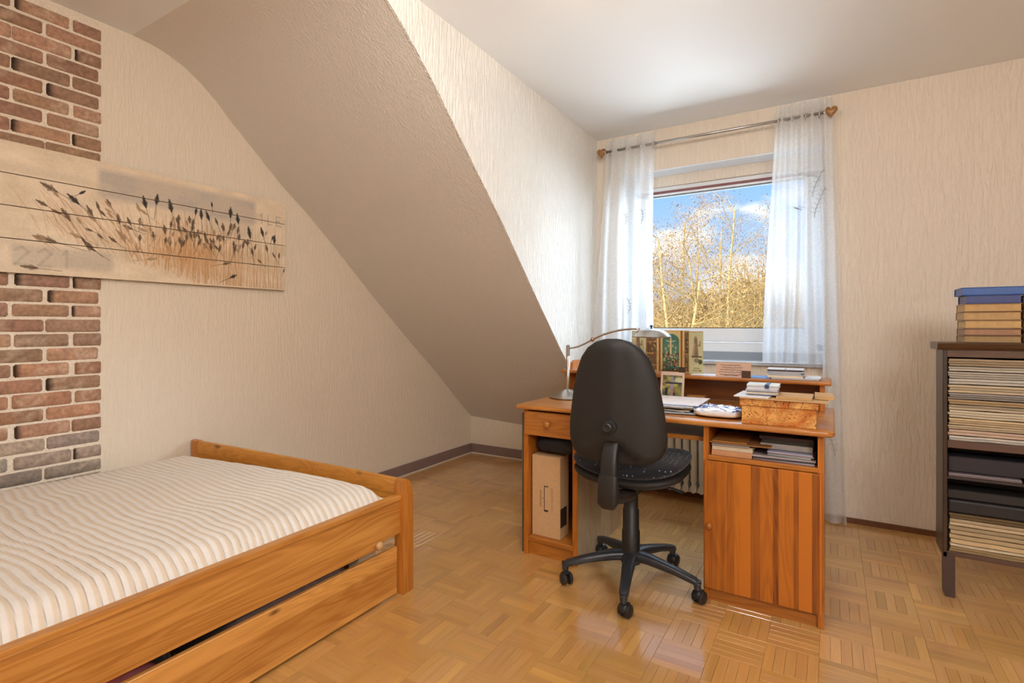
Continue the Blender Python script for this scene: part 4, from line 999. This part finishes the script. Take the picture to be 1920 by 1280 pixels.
# postcard with a wayside cross
c = canvas(40, 54, (214, 186, 168)); p_ = c[6:49, 4:36]; H_, W_ = p_.shape[:2]
n1 = smooth_noise(H_, W_, (8, 7), 9)[..., None]; p_[:] = np.array((70, 74, 52))*(1-n1)+np.array((196, 176, 90))*n1
ell(p_, 26, 8, 8, 6, (206, 206, 190), .7); rect(p_, 13, 2, 18, H_, (146, 140, 156)); rect(p_, 4, 12, W_, 15, (54, 50, 56)); rect(p_, 4, 22, 9, H_, (44, 60, 58)); line(p_, 16, 24, 16, 34, 2.2, 2.6, (160, 116, 108)); rect(p_, 18, 30, 21, H_, (50, 56, 50))
pc = MB(); printed(pc, c, lambda u, v: (-.772+.124*u, 2.765+.03*v-.01*u, .792+.155*v+0*u)); pc.add([(-.772, 2.767, .792), (-.648, 2.757, .792), (-.648, 2.787, .947), (-.772, 2.797, .947)], [(0, 1, 2, 3)], lin((210, 190, 170)))
for q in range(len(pc.v)): x, y, z = pc.v[q]; pc.v[q] = (x, y, z-.0262)
solo('postcard', pc, TINT, 'white-bordered postcard of a wayside cross leaning upright on the desk by the chair back', 'postcard')
solo('wooden_box', MB().box(-.655, -.565, 2.86, 2.92, DZ1, DZ1+.032, bev=.002), wood('small_box', 0, (150, 98, 50), (196, 142, 84)), 'small plain wooden box under the rear shelf behind the postcard', 'box')

# ------------------------------------------------------------------ papers
PC = dict(white=(226, 226, 230), cream=(226, 208, 180), grey=(176, 176, 184), kraft=(196, 156, 106), pink=(214, 178, 160), blue=(120, 150, 200), dark=(70, 62, 60), lilac=(170, 156, 160))
def sheet(mb, cx, cy, z, w, d, th, rot, col, bend=0):
    nx, ny = 6, 3; ca, sa = math.cos(rot), math.sin(rot); V = []
    for zz in (0, th):
        for i in range(nx+1):
            for j in range(ny+1):
                x, y = -w/2+w*i/nx, -d/2+d*j/ny; b_ = bend*((2*i/nx-1)**2)
                V.append((cx+x*ca-y*sa, cy+x*sa+y*ca, z+zz+b_))
    m = (nx+1)*(ny+1); F = []
    for i in range(nx):
        for j in range(ny):
            a = i*(ny+1)+j; F += [(a, a+1, a+ny+2, a+ny+1), (m+a, m+a+ny+1, m+a+ny+2, m+a+1)]
    for i in range(nx): a = i*(ny+1); F += [(a, a+ny+1, m+a+ny+1, m+a), (a+ny, m+a+ny, m+a+2*ny+1, a+2*ny+1)]
    for j in range(ny): a = j; F += [(a, m+a, m+a+1, a+1)]; a = nx*(ny+1)+j; F += [(a, a+1, m+a+1, m+a)]
    mb.add(V, F, lin(col))
ORD = ['bottom', 'second from the bottom', 'third from the bottom', 'fourth from the bottom', 'fifth from the bottom', 'sixth from the bottom', 'seventh from the bottom', 'eighth from the bottom', 'ninth from the bottom', 'tenth from the bottom', 'eleventh from the bottom', 'twelfth from the bottom', 'thirteenth from the bottom', 'fourteenth from the bottom', 'fifteenth from the bottom', 'sixteenth from the bottom']
CN = dict(white='white', cream='cream', grey='grey', kraft='kraft brown', pink='pinkish', blue='bluish', dark='dark', lilac='mauve')
def stack(name, cx, cy, z, w, d, items, where, group, cat='paper', seed=0, jx=.012, jr=.08):
    r_ = random.Random(seed); n_ = len(items)
    for k, (cn, th) in enumerate(items):
        mb = MB(); sheet(mb, cx+r_.uniform(-jx, jx), cy+r_.uniform(-jx, jx), z, w*r_.uniform(.93, 1.03), d*r_.uniform(.93, 1.03), th-.0006, r_.uniform(-jr, jr), tuple(v+r_.uniform(-8, 8) for v in PC[cn]), 0)
        pos = 'top' if k == n_-1 else ORD[k]
        solo(name, mb, PAPER, f'{CN[cn]} {name.replace("_", " ")}, {pos} of {where}', cat, group); z += th
    return z
stack('envelope', -.635, 2.55, DZ1, .235, .30, [('cream', .004), ('grey', .006), ('white', .005), ('cream', .004), ('dark', .003), ('cream', .005), ('white', .004), ('lilac', .003), ('white', .004), ('blue', .003), ('white', .003)], 'the paper pile right of the chair back', 'papers right of the chair back', seed=1, jr=.26, jx=.02)
# soft plastic packet
pk = MB(); pk.open = True; WPK = np.array((224, 220, 220))
def pf(u, v):
    a = 2*math.pi*u; b_ = -math.pi/2+math.pi*v; e = lambda t, p: math.copysign(abs(t)**p, t)
    x, y, z_ = e(math.cos(a), .55)*abs(math.cos(b_))**.5, e(math.sin(a), .55)*abs(math.cos(b_))**.5, e(math.sin(b_), .45)
    w = noise.noise(Vector((x*3, y*3, z_*2)))+.8*abs(noise.noise(Vector((x*7, y*7, 3))))+.3*noise.noise(Vector((x*22, y*22, 8)))
    return (-.425+.098*x*(1+.04*w), 2.46+.095*y*(1+.04*w), DZ1+.0205+.017*z_*(1+(.45*w if z_ > 0 else 0)))
def pcf(u, v):
    p = pf(u, v); w = noise.noise(Vector((p[0]*60, p[1]*50, 2))); w2 = noise.noise(Vector((p[0]*28, p[1]*35, 9)))
    c = WPK*(1+.08*w)
    if v > .60 and w2 > .12: c = np.array((58, 84, 158))
    if v < .5: c = np.array((224, 200, 172))
    return lin(np.clip(c, 0, 255))
pk.grid(90, 40, pf, cf=pcf)
solo('plastic_packet', pk, tinted('glossy_film', .18, .05, 60, .5, .6, .5), 'crinkled clear packet with blue print beside the burl-patterned box on the desk', 'packet', smooth=True)
# burl patterned box
BURL, N, L, b = newmat('burl_pattern'); tc = N.new('ShaderNodeTexCoord')
n0 = N.new('ShaderNodeTexNoise'); n0.inputs['Scale'].default_value = 9; n0.inputs['Detail'].default_value = 3; n0.inputs['Distortion'].default_value = 1.2; L.new(tc.outputs['Object'], n0.inputs[0])
m1 = N.new('ShaderNodeMath'); m1.operation = 'MULTIPLY'; m1.inputs[1].default_value = 170; L.new(n0.outputs[0], m1.inputs[0]); s1 = N.new('ShaderNodeMath'); s1.operation = 'SINE'; L.new(m1.outputs[0], s1.inputs[0])
r1 = N.new('ShaderNodeValToRGB'); r1.color_ramp.elements[0].position = .35; r1.color_ramp.elements[0].color = lin((232, 180, 104)); r1.color_ramp.elements[1].position = .65; r1.color_ramp.elements[1].color = lin((198, 112, 40)); L.new(n0.outputs[0], r1.inputs[0])
r2 = N.new('ShaderNodeValToRGB'); r2.color_ramp.elements[0].position = .0; r2.color_ramp.elements[0].color = (.38, .24, .14, 1); r2.color_ramp.elements[1].position = .35; r2.color_ramp.elements[1].color = (1, 1, 1, 1)
a1 = N.new('ShaderNodeMath'); a1.operation = 'MULTIPLY_ADD'; a1.inputs[1].default_value = .5; a1.inputs[2].default_value = .5; L.new(s1.outputs[0], a1.inputs[0]); L.new(a1.outputs[0], r2.inputs[0])
mx1 = N.new('ShaderNodeMix'); mx1.data_type = 'RGBA'; mx1.blend_type = 'MULTIPLY'; L.new(r1.outputs[0], mx1.inputs[6]); L.new(r2.outputs[0], mx1.inputs[7])
n3 = N.new('ShaderNodeTexNoise'); n3.inputs['Scale'].default_value = 60; L.new(tc.outputs['Object'], n3.inputs[0]); r3 = N.new('ShaderNodeValToRGB'); r3.color_ramp.elements[0].position = .36; r3.color_ramp.elements[1].position = .50; L.new(n3.outputs[0], r3.inputs[0]); L.new(r3.outputs[0], mx1.inputs[0])
L.new(mx1.outputs[2], b.inputs['Base Color']); b.inputs['Roughness'].default_value = .4
bb = Thing('burl_box', (-.181, 2.42, DZ1), 'lidded cardboard box with orange burl-wood pattern, on the right of the desk', 'box')
bb.part('box_body', MB().box(-.313, -.049, 2.324, 2.520, DZ1, .85, bev=.001), BURL); bb.part('lid', MB().box(-.320, -.042, 2.3165, 2.527, .840, .868, bev=.0015), BURL)
z = .868
for k, (cn, x, y, w, d, th, rot, lab) in enumerate([('kraft', -.165, 2.43, .31, .25, .003, .0, 'large kraft board sheet lying on the burl-patterned box'), ('white', -.275, 2.425, .13, .20, .004, -.05, 'white folded papers sticking out left over the burl-patterned box'),
        ('kraft', -.125, 2.42, .125, .16, .010, -.02, 'kraft envelope bundle on the right half of the burl-patterned box'), ('kraft', -.025, 2.46, .065, .15, .012, .03, 'curled kraft flap hanging over the right end of the burl-patterned box')]):
    mb = MB(); sheet(mb, x, y, z+(.0005 if k == 0 else .004 if k < 3 else .005), w, d, th, rot, PC[cn], .0 if k < 3 else .002)
    solo('kraft_sheet' if cn == 'kraft' else 'folded_paper', mb, PAPER, lab, 'paper')
z1 = stack('letter', -.245, 2.425, .8805-.001, .118, .10, [('grey', .005), ('cream', .005), ('lilac', .005), ('grey', .006), ('white', .005), ('white', .005), ('grey', .005), ('white', .006)], 'the banded letter bundle on the burl-patterned box', 'letters in the banded bundle', seed=3, jx=.004, jr=.05)
solo('blue_band', MB().box(-.232, -.217, 2.372, 2.478, z1, z1+.001).box(-.232, -.217, 2.368, 2.3695, z1-.014, z1+.001), plain('dark_blue_band', (40, 62, 104), .5), 'dark blue paper band round the top letters on the burl-patterned box', 'band')
# note card, papers on the rear shelf
c = canvas(72, 30, (206, 170, 148)); rr = random.Random(12)
for j in range(5):
    x = rr.uniform(6, 14); y = 6+j*4.6
    while x < 50: w = rr.uniform(2, 7); line(c, x, y+rr.uniform(-.7, .7), x+w, y+rr.uniform(-.7, .7), .55, .45, (64, 52, 52), .85); x += w+rr.uniform(.6, 1.6)
rect(c, 18, 26, 46, 27, (60, 48, 46), .8)
nt_ = MB(); printed(nt_, c, lambda u, v: (-.502+.165*u, 2.792+.012*v, .884+.072*v)); nt_.add([(-.502, 2.7935, .884), (-.337, 2.7935, .884), (-.337, 2.8055, .956), (-.502, 2.8055, .956)], [(0, 3, 2, 1)], lin((200, 170, 150)))
for q in range(len(nt_.v)): x, y, zq = nt_.v[q]; nt_.v[q] = (x, y+.020, zq+.0245)
solo('handwritten_card', nt_, TINT, 'pinkish card with lines of dark handwriting, standing on the front of the rear shelf', 'card')
solo('small_photo', MB().rbox(-.358, 2.800+.004, HZ1, .040, .002, .034), plain('brown_photo', (78, 54, 40), .4, noise_amt=.5, nscale=120), 'small dark brown photo standing at the right end of the handwritten card', 'photo')
mb = MB(); sheet(mb, -.565, 2.865, HZ1, .13, .09, .002, .1, PC['white']); solo('leaflet', mb, PAPER, 'thin white leaflet lying flat left of the handwritten card', 'paper')
mb = MB(); sheet(mb, -.300, 2.875, HZ1, .10, .12, .003, -.05, PC['blue']); solo('leaflet', mb, PAPER, 'pale blue leaflet lying flat just left of the notepads on the rear shelf', 'paper')
mb = MB(); sheet(mb, -.150, 2.90, HZ1, .20, .17, .006, .02, PC['grey']); solo('folder', mb, PAPER, 'grey folder at the bottom of the pile on the rear shelf', 'paper')
mb = MB(); sheet(mb, -.190, 2.90, HZ1+.006, .150, .15, .010, .0, PC['cream']); solo('notepad', mb, PAPER, 'cream notepad second from the bottom of the pile on the rear shelf', 'paper')
mb = MB(); sheet(mb, -.075, 2.90, HZ1+.006, .065, .12, .005, .0, PC['white']); solo('notepad', mb, PAPER, 'small white pad at the right end of the pile on the rear shelf', 'paper')
z = HZ1+.0165
for k in range(4):
    mb = MB(); sheet(mb, -.192+random.Random(k).uniform(-.006, .006), 2.905, z, .148, .13, .0060, .02*(k-1.5), PC['grey'] if k < 3 else PC['dark']); z += .0065
    solo('booklet', mb, PAPER, f'grey booklet, {ORD[k]} below the white cards on the rear shelf', 'booklet', 'grey booklets on the rear shelf')
for k, x in enumerate((-.232, -.152)):
    mb = MB(); sheet(mb, x, 2.905, z, .077, .115, .003, .02, PC['white']); solo('white_card', mb, PAPER, f'{"left" if k == 0 else "right"} of the two white cards on top of the rear shelf pile', 'card')
# papers in the open compartment above the cupboard door
z = stack('paper_ream', -.36, 2.47, .615, .155, .22, [('kraft', .022), ('cream', .020), ('lilac', .006), ('lilac', .006)], 'the left pile in the desk compartment', 'papers at the left of the cupboard compartment', seed=5, jx=.003, jr=.02)
for k, (x, w, lab, cn) in enumerate([(-.325, .235, 'wide brown envelope lying across the pile in the cupboard compartment', 'kraft'), (-.365, .135, 'smaller yellow-brown envelope on top in the cupboard compartment', 'kraft')]):
    mb = MB(); sheet(mb, x, 2.46, z, w, .23, .004, .0, (170, 118, 56) if k else (150, 104, 60)); solo('brown_envelope', mb, PAPER, lab, 'envelope'); z += .006
stack('magazine', -.165, 2.47, .615, .225, .22, [('grey', .007), ('dark', .005), ('lilac', .007)], 'the right stack in the desk compartment', 'magazines in the cupboard compartment', seed=6, jx=.004, jr=.03)
stack('journal', -.135, 2.47, .6355, .165, .20, [('grey', .007), ('lilac', .006), ('grey', .007)], 'the tilted journals in the desk compartment', 'journals in the cupboard compartment', seed=8, jx=.006, jr=.1)
stack('black_folder', -.155, 2.52, .658, .20, .24, [('lilac', .022), ('dark', .018), ('dark', .012)], 'the dark pile in the desk compartment', 'folders in the cupboard compartment', seed=9, jx=.004, jr=.02)

# ------------------------------------------------------------------ curtain rod, curtains
ROD_Y, ROD_Z = 3.595, 2.418
rod = Thing('curtain_rod', (-.71, YW, ROD_Z), 'thin steel curtain rod with carved wooden heart ends, above the window', 'curtain rod')
rod.part('rod', MB().sweep([(-1.395, ROD_Y, ROD_Z), (-.035, ROD_Y, ROD_Z)], .0095, None, 14), STEEL, True)
for x in (-1.36, -.06): rod.part('bracket', MB().sweep([(x, YW-.004, ROD_Z-.03), (x, YW-.02, ROD_Z-.03), (x, ROD_Y, ROD_Z-.022), (x, ROD_Y, ROD_Z-.012)], .006, None, 10).lathe([(.018, 0), (.018, .006), (.01, .008)], x, YW, ROD_Z-.03, 16, (0, -1, 0)), STEEL, 50)
HW = wood('heart_wood', 2, (110, 66, 24), (190, 134, 66), knots=False, scale=2.5)
for sg, x in ((-1, -1.425), (1, -.002)):
    h_ = MB(); V = []; nu, nv = 36, 10
    for j in range(nv+1):
        ph = -math.pi/2+math.pi*j/nv
        for i in range(nu):
            t = 2*math.pi*i/nu; hx = 16*math.sin(t)**3/16; hz = (13*math.cos(t)-5*math.cos(2*t)-2*math.cos(3*t)-math.cos(4*t))/16
            k = math.cos(ph)**.6 if abs(ph) < 1.57 else 0; V.append((x+.034*hx*k, ROD_Y+.020*math.sin(ph), ROD_Z+.038*hz*k))
    h_.add(V, [(j*nu+i, j*nu+(i+1) % nu, (j+1)*nu+(i+1) % nu, (j+1)*nu+i) for j in range(nv) for i in range(nu)]); h_.open = True
    f_ = rod.part('heart_finial', h_, HW, True)
    rod.part('collar', MB().lathe([(.014, 0), (.014, .007), (.009, .010)], x-sg*.030, ROD_Y, ROD_Z, 18, (-sg, 0, 0)), STEEL, 50, parent=f_)
def sheer(name, tr_amt):
    m = bpy.data.materials.new(name); m.use_nodes = True; N = m.node_tree.nodes; L = m.node_tree.links; N.clear(); o = N.new('ShaderNodeOutputMaterial')
    t = N.new('ShaderNodeBsdfTransparent'); d = N.new('ShaderNodeBsdfDiffuse'); tl = N.new('ShaderNodeBsdfTranslucent'); a = N.new('ShaderNodeMixShader'); b = N.new('ShaderNodeMixShader')
    d.inputs[0].default_value = lin((240, 240, 240)); tl.inputs[0].default_value = lin((238, 242, 246)); a.inputs[0].default_value = .5; L.new(d.outputs[0], a.inputs[1]); L.new(tl.outputs[0], a.inputs[2])
    # fine crosswise weave makes the cloth slightly uneven
    tc = N.new('ShaderNodeTexCoord'); mp = N.new('ShaderNodeMapping'); mp.inputs['Scale'].default_value = (60, 60, 240); L.new(tc.outputs['Object'], mp.inputs[0]); n = N.new('ShaderNodeTexNoise'); n.inputs['Scale'].default_value = 1; L.new(mp.outputs[0], n.inputs[0])
    r = N.new('ShaderNodeMapRange'); r.inputs[1].default_value = .3; r.inputs[2].default_value = .7; r.inputs[3].default_value = tr_amt+.06; r.inputs[4].default_value = tr_amt-.06; L.new(n.outputs[0], r.inputs[0])
    iv = N.new('ShaderNodeMath'); iv.operation = 'SUBTRACT'; iv.inputs[0].default_value = 1; L.new(r.outputs[0], iv.inputs[1])
    L.new(iv.outputs[0], b.inputs[0]); L.new(t.outputs[0], b.inputs[1]); L.new(a.outputs[0], b.inputs[2]); L.new(b.outputs[0], o.inputs[0]); return m
SH = sheer('sheer_white', .36)
def lerp(a, b, t): return a+(b-a)*t
def cloth(x0t, x1t, x0b, x1b, zt, zb, waves, amp, seed, ylean=0, nu=160, nv=60, sag=0, y=ROD_Y):
    mb = MB(); mb.open = True
    def f(u, v):
        z = lerp(zb, zt, v); t = 1-v; x = lerp(lerp(x0t, x0b, t**.8), lerp(x1t, x1b, t**1.1), u)
        am = amp*(.75+.5*t); w = math.sin(2*math.pi*(u*waves+.08*math.sin(3*t+seed)))
        yy = y+am*w*(1 if v < .93 else 1)+ylean*t+.004*noise.noise(Vector((x*8, z*3, seed)))
        x += .012*math.sin(u*9+t*4+seed)*t
        return (x, yy, z+sag*math.sin(u*math.pi*waves*2)*.3*(v < .02))
    return mb.grid(nu, nv, f)
def rings(th, xs, z=ROD_Z):
    for x in xs: th.part('eyelet', MB().sweep([(x+.004*math.sin(a), ROD_Y+.021*math.cos(a), z-.004+.021*math.sin(a)) for a in np.linspace(0, 2*math.pi, 21)], .0035, None, 8, up=(1, 0, 0), caps=False), CHROME, True)
THR = plain('grey_thread', (150, 146, 140), .7)
def fern(th, pts, seed, y):
    r_ = random.Random(seed); m = MB(); pts = [(a, y, b_) for a, b_ in pts]; m.sweep(pts, .0016, None, 5)
    for k in range(1, len(pts)-1):
        x, yy, z_ = pts[k]
        for sg in (-1, 1): m.sweep([(x, yy, z_), (x+sg*.014+r_.uniform(-.004, .004), yy, z_+.012), (x+sg*.026, yy, z_+.008)], [.0012, .001, .0004], None, 4)
    th.part('embroidered_fern', m, THR)
cl_ = Thing('curtain', (-1.22, ROD_Y, .95), 'sheer white curtain with eyelets at the left of the window, beside the dormer cheek', 'curtain')
cl_.part('cloth', cloth(-1.385, -1.035, -1.485, -1.060, 2.50, .945, 3.5, .026, 1), SH, True)
rings(cl_, (-1.13, -1.045, -1.215))
fern(cl_, [(-1.24+.012*math.sin(k*.7), 1.96-.02*k) for k in range(6)], 1, ROD_Y-.034); fern(cl_, [(-1.12+.010*math.sin(k*.7), 1.97-.02*k) for k in range(6)], 2, ROD_Y-.034)
fern(cl_, [(-1.22+.02*math.sin(k*.6), 1.36-.022*k) for k in range(6)], 3, ROD_Y-.036)
cr_ = Thing('curtain', (-.14, ROD_Y, 0), 'sheer white curtain at the right of the window, its outer edge reaching the floor', 'curtain')
cr_.part('cloth', cloth(-.285, -.055, -.362, -.035, 2.508, .938, 4.5, .016, 2), SH, True)
cr_.part('long_cloth', cloth(-.075, .004, -.040, .085, 2.508, .012, 1.6, .020, 5, ylean=.02, nu=70, nv=90), SH, True)
rings(cr_, (-.275, -.20, -.13, -.06))
fern(cr_, [(-.055-.03*math.cos(k*.35), 1.80+.025*k) for k in range(8)], 4, ROD_Y-.030); fern(cr_, [(-.045-.05*math.cos(k*.3), 1.92+.028*k) for k in range(7)], 5, ROD_Y-.030)
fern(cr_, [(-.19+.02*k*.5, 1.87-.004*k) for k in range(5)], 6, ROD_Y-.024); fern(cr_, [(.0-.02*math.cos(k*.4), .62-.03*k) for k in range(8)], 7, ROD_Y-.028)

# ------------------------------------------------------------------ bookcase at the right
bx0, bx1, by0, by1 = .410, 1.02, 2.90, 3.07
bc = Thing('bookcase', (.71, 2.98, 0), 'narrow dark brown open bookcase on tapering legs, at the right edge by the wall', 'bookcase')
def leg(x0, x1, y0, y1):
    V = []; 
    for z_, e in ((0, .008), (.02, .002), (.19, 0)): V += [(x0+e, y0, z_), (x1, y0, z_), (x1, y1, z_), (x0+e, y1, z_)]
    return MB().add(V, [(0, 1, 2, 3), (8, 11, 10, 9)]+[(i*4+k, i*4+(k+1) % 4, (i+1)*4+(k+1) % 4, (i+1)*4+k) for i in (0, 1) for k in range(4)])
for x0 in (bx0, bx1-.042):
    for y0, i_ in ((by0, 0), (by1-.03, .02 if x0 < .5 else -.02)): bc.part('leg', leg(x0+i_, x0+.042+i_, y0, y0+.03), plain('leg_brown', (74, 54, 46), .5))
bc.part('side_panel', MB().box(bx0, bx0+.016, by0, by1, .17, 1.06, bev=.002), DARKW); bc.part('side_panel', MB().box(bx1-.016, bx1, by0, by1, .17, 1.06, bev=.002), DARKW)
bc.part('back_panel', MB().box(bx0+.016, bx1-.016, by1-.006, by1, .17, 1.06), plain('back_black', (34, 26, 24), .7))
tp = [(by0-.022, 1.086), (by0-.018, 1.092), (by1+.005, 1.092), (by1+.005, 1.06), (by0-.002, 1.06), (by0-.014, 1.072)]
bc.part('top', MB().prism(tp, 0, bx0-.020, bx1+.02), DARKX)
bc.part('frieze', MB().box(bx0+.016, bx1-.016, by0+.002, by0+.016, 1.030, 1.06), DARKX)
for z0, z1 in ((.640, .672), (.176, .196)): bc.part('shelf', MB().box(bx0+.016, bx1-.016, by0+.003, by1-.006, z0, z1, bev=.002), plain('shelf_brown', (92, 66, 52), .5))
bc.part('shelf', MB().box(bx0+.016, bx1-.016, by0+.012, by1-.006, .506, .517), plain('shelf_dark', (56, 46, 44), .5))
# bundles of magazines in the upper compartment
r_ = random.Random(44); z = .672; k = 0
cols = [(206, 204, 200), (196, 160, 140), (200, 176, 140), (214, 180, 132), (196, 184, 160), (186, 168, 140), (190, 150, 100), (150, 146, 150), (206, 184, 148), (182, 180, 178), (170, 166, 160), (196, 190, 178), (178, 148, 112)]
def wavy(x0, x1, y0, y1, z0, z1, col, seed, layers=3, amp=.0022):
    mb = MB(); mb.open = True; r2_ = random.Random(seed); nx = 30; hh = (z1-z0)/layers
    for l in range(layers):
        q_ = r2_.uniform(.86, 1.08); c = tuple(min(250, max(10, (v*.55+.45*sum(col)/3*g_)*q_)) for v, g_ in zip(col, (1.08, 1.0, .86))); za, zb = z0+l*hh, z0+(l+1)*hh; dy = r2_.uniform(0, .006); dx = r2_.uniform(0, .006); s_ = r2_.uniform(0, 50); V = []
        for i in range(nx+1):
            x = x0+dx+(x1-x0-dx)*i/nx; w = amp*noise.noise(Vector((x*9, z0*30, seed*.1))); dz = hh*.12
            V += [(x, y0+dy, za+w+dz), (x, y0+dy-.001, (za+zb)/2+w), (x, y0+dy, zb+w-dz*.4), (x, y1, zb+w-dz*.4), (x, y1, za+w+dz)]
        F = [(i*5+k, i*5+(k+1) % 5, (i+1)*5+(k+1) % 5, (i+1)*5+k) for i in range(nx) for k in range(5)]+[(4, 3, 2, 1, 0), tuple(nx*5+k for k in range(5))]
        mb.add(V, F, lin(c))
    return mb
ths = [.022, .026, .020, .030, .034, .024, .022, .028, .036, .026, .030, .022, .034]
tot = 1.024-.672; sc_ = tot/sum(ths)
names = ['bluish white', 'brown', 'cream', 'pale orange', 'light', 'tan', 'orange brown', 'slate grey', 'cream yellow', 'light grey', 'grey', 'off-white', 'brownish']
for k, th in enumerate(ths):
    th *= sc_; solo('magazine_bundle', wavy(bx0+.020, bx1-.02, by0+.012+r_.uniform(0, .004), by1-.01, z, z+th-.0022, cols[k], k+1, 3 if th > .026 else 2), PAPER,
         f'{names[k]} bundle of old magazines, {"top" if k == 12 else ORD[k]} of the upper bookcase stack', 'magazines', 'magazine bundles in the upper compartment', smooth=30); z += th
# dark things and cream books below
r_ = random.Random(3); z = .196
for k, (th, c, nm) in enumerate([(.024, (176, 140, 84), 'tan'), (.012, (232, 214, 180), 'pale'), (.040, (206, 172, 118), 'cream'), (.036, (200, 168, 120), 'light brown'), (.030, (214, 184, 138), 'yellowish'), (.022, (124, 92, 50), 'dark tan')]):
    solo('large_book', wavy(bx0+.022, bx1-.03, by0+.006+.006*(k > 4), by1-.01, z, z+th-.002, c, 60+k, 2, .0025), PAPER, f'{nm} large book, {"top" if k == 5 else ORD[k]} of the bookcase bottom stack', 'book', 'books on the bottom shelf', smooth=30); z += th
solo('black_case', MB().box(bx0+.02, bx1-.03, by0+.02, by1-.01, z, z+.055, bev=.008, seg=3), plain('black_case_mat', (32, 28, 30), .5), 'long black case lying on the bottom books of the bookcase', 'case')
solo('black_folder', MB().box(bx0+.02, bx1-.03, by0+.035, by1-.01, z+.056, z+.095, bev=.004), plain('black_folder_mat', (40, 34, 32), .6), 'black folder on top of the long black case in the bookcase', 'folder')
solo('grey_case', MB().box(bx0+.02, .665, by0+.006, by1-.01, .5185, .533, bev=.004, seg=2), plain('grey_case_mat', (112, 100, 102), .4), 'thin flat grey case on the middle bookcase shelf', 'case')
solo('dark_binder', MB().box(bx0+.022, bx1-.03, by0+.03, by1-.01, .534, .60, bev=.004), plain('dark_binder_mat', (44, 38, 44), .6), 'dark violet binder lying on the thin grey case in the bookcase', 'binder')
# books on top
z = 1.0925
bk = [(.030, (166, 134, 92), (120, 90, 56), 'lowest tan'), (.030, (164, 126, 96), (110, 70, 50), 'reddish tan'), (.034, (196, 160, 108), (150, 116, 70), 'yellow tan'), (.036, (186, 152, 104), (140, 104, 62), 'beige'), (.034, (190, 154, 104), (150, 114, 66), 'light tan'), (.036, (24, 40, 110), (26, 44, 120), 'navy blue'), (.034, (20, 74, 150), (24, 84, 160), 'bright blue')]
for k, (th, pg, cv, nm) in enumerate(bk):
    x0 = .484+r_.uniform(-.004, .004)-(.012 if k == 6 else 0); x1 = .665+(.05 if k == 6 else 0); y0 = by0+.012+r_.uniform(-.004, .004); y1 = by1-.002
    t = Thing('book', ((x0+x1)/2, (y0+y1)/2, z), f'{nm} book, {"top" if k == 6 else ORD[k]} of the pile on the bookcase top', 'book', 'books piled on the bookcase')
    t.part('cover', MB().box(x0, x1, y0, y1, z, z+.0028, bev=.0008).box(x0, x1, y0, y1, z+th-.0038, z+th-.0008, bev=.0008).box(x0, x1, y1-.003, y1, z, z+th-.001), plain('cover_'+nm.replace(' ', '_'), cv, .4, coat=.3))
    t.part('pages', MB().box(x0+.003, x1-.003, y0+.003, y1-.003, z+.0028, z+th-.0038), plain('pages_'+nm.replace(' ', '_'), pg, .8 if k < 5 else .35, noise_amt=.1, nscale=60)); z += th
z = 1.0925
for k, (th, c) in enumerate([(.045, (190, 156, 110)), (.05, (196, 164, 120)), (.05, (184, 150, 104)), (.05, (200, 168, 122))]):
    t = Thing('book', (.77, 2.98, z), f'pale brown book, {"top" if k == 3 else ORD[k]} of the pile at the right photo edge', 'book', 'books at the right photo edge')
    t.part('cover', MB().box(.672, .87, by0+.012, by1-.003, z, z+.003).box(.672, .87, by0+.012, by1-.003, z+th-.0035, z+th-.0005).box(.672, .675, by0+.012, by1-.003, z, z+th-.001), plain('tan_cover', c, .6)); t.part('pages', MB().box(.676, .867, by0+.015, by1-.006, z+.003, z+th-.0035), plain('tan_pages', (206, 180, 140), .8)); z += th
# ceiling lamp, just above the frame
cl2 = Thing('ceiling_lamp', (-.70, 1.85, ZC), 'small round frosted ceiling lamp in the middle of the room', 'lamp')
cl2.part('ceiling_plate', MB().lathe([(.05, 0), (.05, -.012), (.02, -.02)], -.70, 1.85, ZC, 24), STEEL, 50)
cl2.part('glass_shade', MB().lathe([(.105, -.055), (.11, -.05), (.08, -.066), (.03, -.072)], -.70, 1.85, ZC, 32), plain('opal_glass', (240, 236, 226), .3), 60)
cl2.part('stem', MB().lathe([(.008, -.02), (.008, -.066)], -.70, 1.85, ZC, 12), STEEL, 50)
lamp('ceiling_lamp_glow', 'POINT', (-.66, 1.85, 2.515), (0, 0, 0), 3.5, (1, .84, .62), .01)
